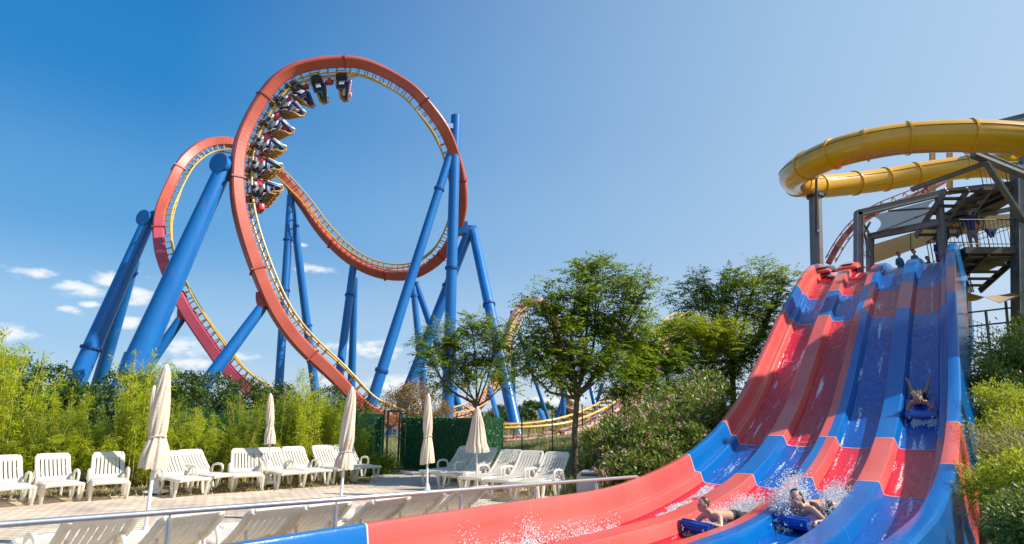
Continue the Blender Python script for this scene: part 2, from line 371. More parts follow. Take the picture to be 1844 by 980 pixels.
support('thickest blue pillar leaning left from the main loop with a round capped joint on top', [(404, 300, 50.2, 252, 640, 47.5, 30, 44, (.985,)), (398, 322, 51.2, 240, 672, 51.5, 26, 32, ()), (250, 640, 47.5, 222, 715, 47, 46, 47, ())], ex1)
def ex2(r):
    cap(r, at(268, 396, 60), .76, (.25, 1, 0), 1.5)
    m_ = MB(); m_.beam(at(268, 394, 60), at(286, 388, 60), .7, 1.1); obj('bracket', m_, M['bluefl'], r)
support('pair of blue pillars at far left joined under the smaller half loop', [(268, 396, 60, 130, 705, 56.5, 23, 31, (.62,)), (241, 470, 60, 178, 690, 64, 20, 22, (.06,))], ex2)
def ex3(r): saddle(r, at(479, 537, 50.2), at(470, 556, 49.8), .62)
support('blue strut with a red saddle leaning left against the lower side of the main loop', [(470, 556, 49.8, 347, 722, 47, 19, 24, ())], ex3)
def ex4(r): saddle(r, at(336, 560, 56), at(325, 576, 55.8), .6)
support('short blue strut with a red saddle under the pink track of the smaller loop', [(325, 576, 55.8, 272, 652, 55, 16, 18, ())], ex4)
def ex5(r): saddle(r, at(424, 678, 54.2), at(422, 692, 54.2), .5)
support('short upright blue post with red saddle where the pink track dips into the hedge', [(422, 692, 54.2, 425, 727, 54.2, 11, 13, ())], ex5)
support('slender pair of blue columns forming a narrow A under the crossing track', [(524, 352, 70.8, 501, 715, 70, 14, 15, (.2, .42)), (524, 352, 71.5, 566, 690, 76, 13, 15, (.13, .55, .9))])
support('slim pair of blue columns under the lowest dip of the track', [(637, 474, 70, 612, 668, 68, 13, 15, (.2,)), (639, 500, 71, 633, 690, 74, 11, 14, (.82,))])
def ex8(r):
    m_ = MB(); m_.beam(at(804, 228, 55.2), at(820, 228, 56), .45, .5); obj('bracket', m_, M['blue'], r)
support('tallest upright blue column with a leaning leg on the right of the main loop', [(821, 209, 56, 806, 745, 56, 19, 21, (.5,)), (816, 262, 56, 675, 707, 53, 15, 20, (.17, .79))], ex8)
def ex9(r):
    m_ = MB(); m_.tube(at(832, 414, 61), at(858, 414, 61), .5, n=24); m_.box(at(834, 412, 61), (1.0, 1.2, 1.3)); obj('bracket', m_, M['blue'], r)
support('blue A frame beside the tall column with one leg down to the bank', [(848, 409, 61, 741, 688, 60, 17, 21, (.3,)), (851, 412, 61, 934, 795, 50, 17, 22, (.42,)),], ex9)
support('thin blue pair under the right end of the dip behind the leaning leg', [(743, 505, 66, 763, 700, 66, 11, 13, (.1, .45)), (748, 508, 66, 832, 750, 70, 11, 13, (.5,))])
# train
s_, P_, T_, U_, W_ = TR
def nearest(px, py, lo=0, hi=None):
    best = None
    for i in range(len(s_)):
        p = Vector(P_[i] + U_[i] * 1.12) - Vector((0, 0, CAMZ)); d = p.dot(VD); x = CX + F * p.x / d; y = CY - F * p.dot(VU) / d
        q = (x - px) ** 2 + (y - py) ** 2
        if P_[i][1] < 53.2 and (best is None or q < best[0]): best = (q, i)
    return best[1]
i0 = nearest(453, 350); i1 = nearest(612, 124); NR = 8
M['shell'] = principled('train_navy', (.02, .035, .12), .35); M['shellred'] = principled('train_red', (.55, .03, .05), .3, coat=.4)
M['trainwhite'] = principled('train_white', (.7, .7, .72), .35); M['trainyellow'] = principled('train_yellow', (.42, .21, .04), .45); M['darkmetal'] = principled('dark_metal', (.05, .05, .06), .5, .6)
mid = Vector(P_[(i0 + i1) // 2]); train = thing('coaster_train', (mid.x, mid.y, mid.z), 'floorless coaster train of eight rows on the left of the main loop', 'train')
# car prototype in local frame x: across, y: travel, z: away from the rails
def part_local(name, mb, mat_, parent): return obj(name, mb, mat_, parent, local=True)
proto = bpy.data.objects.new('car', None); col.objects.link(proto); proto.parent = train
q = MB(); q.box((0, 0, .28), (1.0, 1.55, .22), bev=.06); q.beam((0, -1.1, .25), (0, 1.1, .25), .14, .14); q.box((0, 0, .5), (2.9, .35, .12), bev=.03); part_local('chassis', q, M['trainwhite'], proto)
q = MB(); q.box((0, .95, .62), (.9, .62, .5), bev=.16); part_local('fairing', q, M['shellred'], proto)
for sx in (-1, 1):
    q = MB(); q.box((sx * .62, .0, .12), (.28, .75, .5), bev=.07)
    for yy in (-.25, .25): q.tube((sx * .45, yy, .24), (sx * .75, yy, .24), .17, n=12); q.tube((sx * .8, yy, -.02), (sx * .8, yy, .12), .13, n=12)
    part_local('wheel_carrier', q, M['darkmetal'], proto)
for k in range(4):
    x = (k - 1.5) * .74
    q = MB(); q.box((x, -.28, 1.28), (.56, .2, 1.15), Matrix.Rotation(R(-12), 3, 'X'), bev=.08); q.box((x, .1, .78), (.54, .62, .18), bev=.07); q.box((x, .0, .62), (.2, .3, .25))
    part_local('seat', q, M['shell'] , proto)
    q = MB(); q.box((x, -.42, 1.3), (.52, .07, .95), Matrix.Rotation(R(-12), 3, 'X'), bev=.03); part_local('seat_back', q, M['trainwhite'] if k != 1 else M['shellred'], proto)
    q = MB()
    for sx in (-1, 1): q.path([(x + sx * .2, -.32, 1.92), (x + sx * .22, -.05, 1.98), (x + sx * .21, .16, 1.7), (x + sx * .19, .2, 1.25), (x + sx * .08, .22, 1.05)], [.06, .08, .085, .07, .05], 8)
    part_local('harness', q, M['trainyellow'], proto)
    q = MB(); q.box((x, -.42, 1.82), (.36, .12, .34), bev=.05); part_local('headrest', q, M['trainwhite'] if k % 2 else M['shellred'], proto)
rows = []
for k in range(NR):
    i = int(round(i0 + (i1 - i0) * k / (NR - 1))); c = proto if k == 0 else copy_tree(proto, parent=train)
    Mx = (Matrix((Vector(-W_[i]), Vector(-T_[i]), Vector(U_[i]))).transposed() @ Matrix.Diagonal((1.2, 1.36, 1.2))).to_4x4(); Mx.translation = Vector(P_[i] + U_[i] * 1.16)
    L_ = Mx.copy(); L_.translation = Mx.translation - train.location; c.matrix_basis = L_; rows.append(Mx)
# ------------------------------------------------------------------ racing slide
TH = -0.696; PW = 1.04; O0 = np.array([3.978, 12.315]); WD = np.array([math.cos(TH), math.sin(TH)]); UD = np.array([-math.sin(TH), math.cos(TH)])
_wt = np.array([(-20, -1.36), (-16, -1.33), (-12.5, -1.33), (-9.9, -1.335), (-6.1, -1.40), (-4, -1.42), (-2.7, -1.33), (-1.4, -1.18), (-.1, -.97), (1.25, -.62), (2.5, -.2), (4.3, .60), (5.6, 1.38), (8.1, 2.98), (9.19, 3.72), (11.8, 5.2), (13.5, 6.2), (15.2, 6.95), (16.6, 7.32), (18.2, 7.45), (20, 7.47), (22, 7.47)]) * .8
_s = catmull(_wt, 16)
for _ in range(60): _s[1:-1] = .25 * _s[:-2] + .5 * _s[1:-1] + .25 * _s[2:]
_t = np.gradient(_s, axis=0); _t /= np.linalg.norm(_t, axis=1)[:, None]
PROF = np.stack([_s[:, 0] + .55 * _t[:, 1], _s[:, 1] - .55 * _t[:, 0] + CAMZ], 1)   # floor line (u, z)
_L = np.concatenate([[0], np.cumsum(np.linalg.norm(np.diff(PROF, axis=0), axis=1))])
NS = 420; SS = np.linspace(0, _L[-1], NS)
PU = np.interp(SS, _L, PROF[:, 0]); PZ = np.interp(SS, _L, PROF[:, 1]); _d = np.stack([np.gradient(PU), np.gradient(PZ)], 1); _d /= np.linalg.norm(_d, axis=1)[:, None]
def slide_pt(i, w, h):
    u = PU[i] - h * _d[i, 1]; z = PZ[i] + h * _d[i, 0]; xy = O0 + WD * w + UD * u
    return (xy[0], xy[1], z)
def s_at_u(u): return int(np.argmin(abs(PU - u)))
def slide_frame(u, w, h=0.0):
    """origin and axes (across, uphill, normal) on the slide"""
    i = s_at_u(u); T = Vector((UD[0] * _d[i, 0], UD[1] * _d[i, 0], _d[i, 1])); X = Vector((WD[0], WD[1], 0)); N = X.cross(T)
    return Vector(slide_pt(i, w, h)), X, T, N
# joints: matched at wall-top u scaled; floor u = centre values
JU = dict(F=-7.9, A=.12, B=2.3, C=8.15, D=10.1)
JI = {k: s_at_u(v) for k, v in JU.items()}
def wet(name, base, deep, foam_scale, seed, foam_glare_t=.885):
    mt = principled(name, base, .14, 0, .25, .3); t = mt.node_tree; b = t.nodes['Principled BSDF']; L = t.links.new
    uv = t.nodes.new('ShaderNodeUVMap'); uv.uv_map = 'UVMap'
    mpn = t.nodes.new('ShaderNodeMapping'); mpn.inputs['Scale'].default_value = (1.0, 2.6, 1); mpn.inputs['Location'].default_value = (seed, seed * 2.3, 0); L(uv.outputs[0], mpn.inputs[0])
    n0 = nd(t, 'ShaderNodeTexNoise', Scale=.55, Detail=3.0); L(mpn.outputs[0], n0.inputs['Vector'])
    r0 = t.nodes.new('ShaderNodeValToRGB'); r0.color_ramp.elements[0].position = .35; r0.color_ramp.elements[1].position = .7
    r0.color_ramp.elements[0].color = (*base, 1); r0.color_ramp.elements[1].color = (*deep, 1); L(n0.outputs['Fac'], r0.inputs[0]); L(r0.outputs[0], b.inputs['Base Color'])
    n = nd(t, 'ShaderNodeTexNoise', Scale=3.2, Detail=5.0, Roughness=.55, Distortion=.8); L(mpn.outputs[0], n.inputs['Vector'])
    n2 = nd(t, 'ShaderNodeTexNoise', Scale=14.0, Detail=3.0, Distortion=1.2); L(mpn.outputs[0], n2.inputs['Vector'])
    ad = t.nodes.new('ShaderNodeMath'); ad.operation = 'MULTIPLY_ADD'; L(n2.outputs['Fac'], ad.inputs[0]); ad.inputs[1].default_value = .25; L(n.outputs['Fac'], ad.inputs[2])
    bp = t.nodes.new('ShaderNodeBump'); bp.inputs['Strength'].default_value = foam_scale; bp.inputs['Distance'].default_value = .05; L(ad.outputs[0], bp.inputs['Height'])
    L(bp.outputs[0], b.inputs['Normal']); L(bp.outputs[0], b.inputs['Coat Normal'])
    # thin streaks down the slide: foam, with white glare painted into the colour
    mp2 = t.nodes.new('ShaderNodeMapping'); mp2.inputs['Scale'].default_value = (.55, 7.0, 1); mp2.inputs['Location'].default_value = (seed * 1.7, seed, 0); L(uv.outputs[0], mp2.inputs[0])
    f1 = nd(t, 'ShaderNodeTexNoise', Scale=1.0, Detail=4.0, Roughness=.5); L(mp2.outputs[0], f1.inputs['Vector'])
    mp3 = t.nodes.new('ShaderNodeMapping'); mp3.inputs['Scale'].default_value = (9, 26.0, 1); L(uv.outputs[0], mp3.inputs[0]); f2 = nd(t, 'ShaderNodeTexNoise', Scale=1.0, Detail=6.0, Roughness=.75, Distortion=1.0); L(mp3.outputs[0], f2.inputs['Vector'])
    sm = t.nodes.new('ShaderNodeMath'); sm.operation = 'MULTIPLY_ADD'; L(f2.outputs['Fac'], sm.inputs[0]); sm.inputs[1].default_value = .55; L(f1.outputs['Fac'], sm.inputs[2])
    mrf = nd(t, 'ShaderNodeMapRange'); mrf.interpolation_type = 'SMOOTHSTEP'; mrf.inputs['From Min'].default_value = foam_glare_t; mrf.inputs['From Max'].default_value = foam_glare_t + .10; mrf.inputs['To Max'].default_value = .75; L(sm.outputs[0], mrf.inputs['Value'])
    mxf = t.nodes.new('ShaderNodeMix'); mxf.data_type = 'RGBA'; L(mrf.outputs[0], mxf.inputs[0]); L(r0.outputs[0], mxf.inputs[6]); mxf.inputs[7].default_value = (.82, .88, .92, 1); L(mxf.outputs[2], b.inputs['Base Color']); return mt
RED = (.64, .014, .030); BLU = (0, .10, .40)
M['s_red'] = wet('slide_red_wet', RED, (.54, .008, .028), .5, 0); M['s_blue'] = wet('slide_blue_wet', BLU, (0, .072, .31), .5, 3)
M['w_red'] = wet('slide_red_shell', (.62, .085, .07), (.68, .13, .105), .1, 5, 1.02); M['w_blue'] = wet('slide_blue_shell', (0, .115, .38), (.001, .14, .43), .1, 7, 1.02)
for k in ('w_red', 'w_blue'): M[k].node_tree.nodes['Principled BSDF'].inputs['Roughness'].default_value = .26
M['seam'] = principled('slide_seam', (.62, .5, .5), .3); M['shell_under'] = mat('slide_underside', (.42, .12, .07), (.3, .09, .06), 2, .6)
slide = thing('racing_slide', (float(O0[0]), float(O0[1]), 0), 'red and blue chequered racing water slide with four lanes flowing down to the deck', 'water slide')
def strip(name, sec, wofs, colours, kind, parent=slide, i0=0, i1=NS - 1):
    """colours: list of (i_from, i_to, 0 red / 1 blue)"""
    me = bpy.data.meshes.new(name); o3 = wloc(parent); vs = []; uvs = []
    for i in range(i0, i1 + 1):
        for (w, h) in sec:
            x, y, z = slide_pt(i, w + wofs, h); vs.append((x - o3.x, y - o3.y, z - o3.z)); uvs.append((SS[i], w + wofs))
    k = len(sec); fs = []; mi = []
    for a in range(i1 - i0):
        c = 0
        for (f, t_, cc) in colours:
            if f <= a + i0 < t_: c = cc
        for j in range(k - 1): fs.append((a * k + j, a * k + j + 1, (a + 1) * k + j + 1, (a + 1) * k + j)); mi.append(c)
    me.from_pydata(vs, [], fs); me.polygons.foreach_set('material_index', mi); me.polygons.foreach_set('use_smooth', [True] * len(fs))
    ul = me.uv_layers.new(name='UVMap'); li = np.zeros(len(me.loops), np.int32); me.loops.foreach_get('vertex_index', li); ul.data.foreach_set('uv', np.array(uvs, np.float32)[li].ravel())
    p = 's' if kind == 'lane' else 'w'; me.materials.append(M[p + '_red']); me.materials.append(M[p + '_blue'])
    o = bpy.data.objects.new(name, me); col.objects.link(o); o.parent = parent
    try: me.set_sharp_from_angle(angle=R(24))
    except Exception: pass
    return o
E_ = NS; LEFT = [(0, JI['A'], 0), (JI['A'], JI['B'], 1), (JI['B'], JI['C'], 0), (JI['C'], JI['D'], 1), (JI['D'], E_, 0)]
RIGHT = [(0, JI['A'], 1), (JI['A'], JI['B'], 0), (JI['B'], JI['C'], 1), (JI['C'], JI['D'], 0), (JI['D'], E_, 1)]
LWALL = [(0, JI['F'], 1), (JI['F'], JI['A'], 0)] + LEFT[1:]
lane_sec = [(-.31, .035), (-.29, .008), (-.25, -.004), (-.12, -.012), (0, -.016), (.12, -.012), (.25, -.004), (.29, .008), (.31, .035)]
def half(sec): return sec
DIVL = [(.31, .035), (.318, .07), (.338, .19), (.35, .213), (.365, .222), (.52, .224)]
DIVR = [(.52, .224), (.675, .222), (.69, .213), (.702, .19), (.722, .07), (.73, .035)]
for k in range(4):
    strip('lane', lane_sec, k * PW, LEFT if k < 2 else RIGHT, 'lane')
    if k < 3:
        strip('divider', DIVL + DIVR[1:] if k != 1 else DIVL, k * PW, LEFT if k < 2 else RIGHT, 'wall')
        if k == 1: strip('divider', DIVR, k * PW, RIGHT, 'wall')
wl_sec = [(-.80, -.75), (-.74, -.3), (-.70, .44), (-.685, .50), (-.65, .535), (-.60, .55), (-.54, .55), (-.52, .54), (-.505, .515), (-.475, .36), (-.462, .245), (-.45, .222), (-.435, .212), (-.365, .208), (-.35, .198), (-.338, .18), (-.318, .07), (-.31, .035)]
strip('side_wall', wl_sec, 0, LWALL, 'wall')
wr_sec = [(.31, .035), (.318, .07), (.338, .18), (.35, .20), (.365, .208), (.455, .212), (.47, .222), (.482, .25), (.52, .52), (.545, .555), (.60, .57), (.70, .57), (.74, .555), (.765, .52), (.79, -.3), (.84, -.75)]
strip('side_wall', wr_sec, 3 * PW, RIGHT, 'wall')
# joint flanges: thin lips crossing every part
def lip(sec, wofs, i, wid=.014, proud=.004):
    q = MB(); rows_ = []
    for di in (-wid, wid):
        r_ = []
        for (w, h) in sec:
            x, y, z = slide_pt(i, w + wofs, h + proud); r_.append(Vector((x, y, z)) + Vector((UD[0] * _d[i, 0], UD[1] * _d[i, 0], _d[i, 1])) * di)
        rows_.append(r_)
    q.grid(rows_); return q
full = {0: wl_sec[2:] + lane_sec + DIVL, 1: lane_sec, 2: lane_sec, 3: lane_sec + wr_sec[:-2]}
M['seamr'] = principled('seam_red', (.62, .16, .14), .3); M['seamb'] = principled('seam_blue', (.05, .22, .55), .3)
mids = [s_at_u(u) for u in (-5.2, -2.6, 4.2, 6.2, 12.0)]
for nm in ('F', 'A', 'B', 'C', 'D'):
    i = JI[nm]; q = MB()
    secs = [(wl_sec[2:], 0)] if nm == 'F' else [(wl_sec[2:], 0)] + [(lane_sec, k * PW) for k in range(4)] + [(DIVL + DIVR[1:], k * PW) for k in range(3)] + [(wr_sec[:-2], 3 * PW)]
    for sc_, wo_ in secs:
        z = lip(sc_, wo_, i, .010, .003); q.add(z.v, z.f, 0, True)
    obj('joint_lip', q, M['seam'], slide)
for i in mids:
    q = MB()
    for sc_, wo_ in [(wl_sec[2:], 0)] + [(DIVL + DIVR[1:], 0)]:
        z = lip(sc_, wo_, i, .005, .0025); q.add(z.v, z.f, 0, True)
    obj('joint_lip', q, M['seamr'], slide)
    q = MB()
    for sc_, wo_ in [(DIVL + DIVR[1:], 2 * PW), (wr_sec[:-2], 3 * PW)]:
        z = lip(sc_, wo_, i, .005, .0025); q.add(z.v, z.f, 0, True)
    obj('joint_lip', q, M['seamb'], slide)
# upper end: rounded entry hoods over the lane ends and the flat launch slab
for k, (cc, dw) in enumerate([('w_red', -.35), ('w_red', .55)]):
    i = s_at_u(12.9); o_, X_, T_2, N_ = slide_frame(12.9, dw, .20); q = MB(); rr = []
    for a in np.linspace(0, 1, 9):
        u_ = 12.5 + a * 2.0; o_, X_, T_2, N_ = slide_frame(u_, dw, .2); hgt = .20 * math.sin(math.pi * min(1, .12 + a * .8)) + .02
        rr.append([o_ + X_ * (.36 * c_) + N_ * hgt * s_ for c_, s_ in [(-1, 0), (-.92, .6), (-.75, .95), (-.4, 1.05), (0, 1.08), (.4, 1.05), (.75, .95), (.92, .6), (1, 0)]])
    q.grid(rr); q.add(rr[0], [tuple(range(9))]); obj('entry_hood', q, M[cc], slide)
    q = MB(); o_, X_, T_2, N_ = slide_frame(12.85, dw, .2)
    q.box(o_ + N_ * .19, (.4, .34, .02), Matrix((X_, T_2, N_)).transposed()); obj('hood_window', q, M['seam'], slide)
# steel legs under the slide (seen from the right side)
M['steel'] = mat('grey_steel', (.17, .17, .175), (.23, .225, .22), 3, .5, metal=.3, dirt=(.10, .075, .055), dscale=1.2); M['steeldk'] = mat('dark_steel', (.055, .05, .05), (.08, .072, .07), 3, .55, metal=.2)
for u_ in (4.5, 7.5, 10.5, 13.5):
    for w_ in (-.2, 3 * PW + .2):
        q = MB(); p = Vector(slide_pt(s_at_u(u_), w_, -.1)); q.tube((p.x, p.y, -.2), p, .09, n=12); obj('leg', q, M['steel'], slide)

# ------------------------------------------------------------------ ground, hills, deck
def smooth(a, b, x):
    t = np.clip((x - a) / (b - a), 0, 1); return t * t * (3 - 2 * t)
rng = np.random.default_rng(5)
_ph = rng.uniform(0, 6.28, (14, 2)); _k = rng.normal(0, 1, (14, 2))
def fnoise(x, y, s): 
    z = 0
    for i in range(14): z = z + np.sin(_k[i, 0] * x / s + _ph[i, 0]) * np.cos(_k[i, 1] * y / s + _ph[i, 1])
    return z / 6
def ground_z(x, y):
    dx = x - O0[0]; dy = y - O0[1]; w = dx * WD[0] + dy * WD[1]; u = dx * UD[0] + dy * UD[1]
    prof = np.interp(u, PROF[:, 0], PROF[:, 1])
    right = smooth(3.3, 4.9, w)
    # bank on the right of the slide, climbing with it
    bank = 2.1 * (1 - np.exp(-np.clip(prof - .35, 0, 9) / 1.6)) + .05 * np.clip(w - 4.2, 0, 12)
    bank = np.where(u > -6, bank, bank * smooth(-12, -6, u))
    under = np.clip(prof - 1.6, 0, 2.2) * smooth(-4.0, .8, w)
    z = np.maximum(under * (1 - right), 0) + right * bank * (1 - smooth(14, 40, w)) 
    z = z * (1 - smooth(16, 30, u))
    d = np.hypot(x, y)
    hill = 3.2 * smooth(70, 150, y) * np.exp(-((x - 30) / 90.0) ** 2) + 2.6 * smooth(130, 420, y)
    z = z + hill + .05 * fnoise(x, y, 3) * smooth(17, 24, d) + 1.2 * fnoise(x, y, 60) * smooth(90, 220, d)
    rise = .75 * smooth(16.5, 24, y) * np.exp(-((x - 4.5) / 5.0) ** 2)
    z = z + rise
    basin = smooth(-1.0, -.62, w) * (1 - smooth(4.2, 5.0, w)) * (1 - smooth(0.0, 2.5, u))
    return z - .03 + DZ - .55 * basin
def axis(a, b, fine_a, fine_b, st, n):
    return np.unique(np.concatenate([np.arange(fine_a, fine_b, st), -np.geomspace(1, -a + fine_a + 1, n) + 1 + fine_a, np.geomspace(1, b - fine_b + 1, n) - 1 + fine_b]))
gx = axis(-2500, 2500, -24, 34, .4, 45); gy = axis(-60, 3500, -2, 44, .4, 60)
GX, GY = np.meshgrid(gx, gy); GZ = ground_z(GX, GY)
V = np.stack([GX.ravel(), GY.ravel(), GZ.ravel()], 1); nx = len(gx); ny = len(gy)
ii, jj = np.meshgrid(np.arange(ny - 1), np.arange(nx - 1), indexing='ij'); a_ = (ii * nx + jj).ravel()
Q = np.stack([a_, a_ + 1, a_ + nx + 1, a_ + nx], 1)
M['ground'] = mat('dry_grass_ground', (.16, .15, .055), (.10, .12, .035), .35, .95, dirt=(.26, .21, .12), dscale=.12, bump=.8, bscale=9, coord='Object')
g = np_mesh('ground', V, Q, M['ground'], smooth=True); tag(g, kind='structure')
# paved deck: running-bond cream pavers
M['pave'] = bpy.data.materials.new('cream_pavers'); M['pave'].use_nodes = True; t = M['pave'].node_tree; b = t.nodes['Principled BSDF']; L = t.links.new
tcn = t.nodes.new('ShaderNodeTexCoord'); mpn = t.nodes.new('ShaderNodeMapping'); mpn.inputs['Rotation'].default_value = (0, 0, R(12)); L(tcn.outputs['Object'], mpn.inputs[0])
br = t.nodes.new('ShaderNodeTexBrick'); br.inputs['Scale'].default_value = 1.0; br.inputs['Brick Width'].default_value = .24; br.inputs['Row Height'].default_value = .16; br.inputs['Mortar Size'].default_value = .009
br.inputs['Color1'].default_value = (.68, .56, .43, 1); br.inputs['Color2'].default_value = (.60, .48, .36, 1); br.inputs['Mortar'].default_value = (.20, .145, .10, 1); br.inputs['Bias'].default_value = -.1; L(mpn.outputs[0], br.inputs['Vector'])
n = nd(t, 'ShaderNodeTexNoise', Scale=.9, Detail=8.0, Roughness=.65); L(tcn.outputs['Object'], n.inputs['Vector']); r = t.nodes.new('ShaderNodeValToRGB'); r.color_ramp.elements[0].color = (.72, .70, .68, 1); r.color_ramp.elements[1].color = (1.1, 1.08, 1.05, 1); r.color_ramp.elements[0].position = .35; r.color_ramp.elements[1].position = .6
L(n.outputs['Fac'], r.inputs[0]); mx = t.nodes.new('ShaderNodeMix'); mx.data_type = 'RGBA'; mx.blend_type = 'MULTIPLY'; mx.inputs[0].default_value = 1; L(br.outputs[0], mx.inputs[6]); L(r.outputs[0], mx.inputs[7]); L(mx.outputs[2], b.inputs['Base Color'])
bp = t.nodes.new('ShaderNodeBump'); bp.inputs['Strength'].default_value = .5; bp.inputs['Distance'].default_value = .01; bp.invert = True; L(br.outputs['Fac'], bp.inputs['Height']); L(bp.outputs[0], b.inputs['Normal']); b.inputs['Roughness'].default_value = .85
edge = [tuple(O0 + WD * -.70 + UD * u) for u in (-16, -8, -3.0, -1.6)]
q = MB(); q.add([(-20, -6, DZ + .004)] + [(float(x), float(y), DZ + .004) for x, y in edge] + [(2.0, 13.4, DZ + .004), (-.5, 16.8, DZ + .004), (-2.6, 17.6, DZ + .004), (-4.4, 16.3, DZ + .004), (-7.0, 14.4, DZ + .004), (-20, 12.4, DZ + .004)], [tuple(range(11))])
dk = obj('deck', q, M['pave']); tag(dk, kind='structure')
q = MB(); q.add([(-3.6, 15.8, DZ+.008), (-1.6, 15.6, DZ+.008), (-3.2, 26, DZ+.008), (-5.6, 26, DZ+.008)], [(0, 1, 2, 3)]); M['path'] = mat('pale_gravel', (.40, .34, .27), (.5, .44, .36), 6, .95, bump=.3)
tag(obj('path', q, M['path']), kind='structure')

# ------------------------------------------------------------------ handrail
M['alu'] = mat('brushed_aluminium', (.62, .61, .60), (.5, .5, .49), 20, .32, metal=.75, stretch=(1, 1, .3))
rail = thing('handrail', (0, 6, DZ), 'long brushed metal handrail running between the front loungers and the slide wall', 'handrail')
RPX = [(-420, 977, 4.2), (-150, 956.5, 4.65), (0, 945, 4.98), (200, 930, 5.45), (420, 913.5, 6.05), (663, 895.2, 6.85), (850, 881, 8.0), (980, 871, 9.2), (1097, 862.3, 10.5), (1146, 858.5, 11.15)]
RC = catmull([tuple(at(*p)) for p in RPX], 8); RP = [Vector(p) for p in RC]; dirv = (RP[-1] - RP[-2]).normalized(); e_ = RP[-1]
q = MB(); q.path(RP + [e_ + dirv * .05 + Vector((0, 0, -.015)), e_ + dirv * .08 + Vector((0, 0, -.06)), e_ + dirv * .09 + Vector((0, 0, -.22))], .027, 14); obj('top_rail', q, M['alu'], rail)
for px in (-60, 298, 615, 820, 960, 1070):
    best = min(RP, key=lambda p: abs(CX + F * p.x / (p - Vector((0, 0, CAMZ))).dot(VD) - px)); p = best
    q = MB(); q.tube((p.x, p.y, DZ), (p.x, p.y, p.z - .07), .024, n=14); q.tube((p.x, p.y, p.z - .08), (p.x, p.y, p.z - .02), .009, n=8); q.tube((p.x, p.y, p.z - .1), (p.x, p.y, p.z - .065), .027, n=14)
    q.tube((p.x, p.y, DZ), (p.x, p.y, DZ + .012), .06, n=16); obj('post', q, M['alu'], rail)

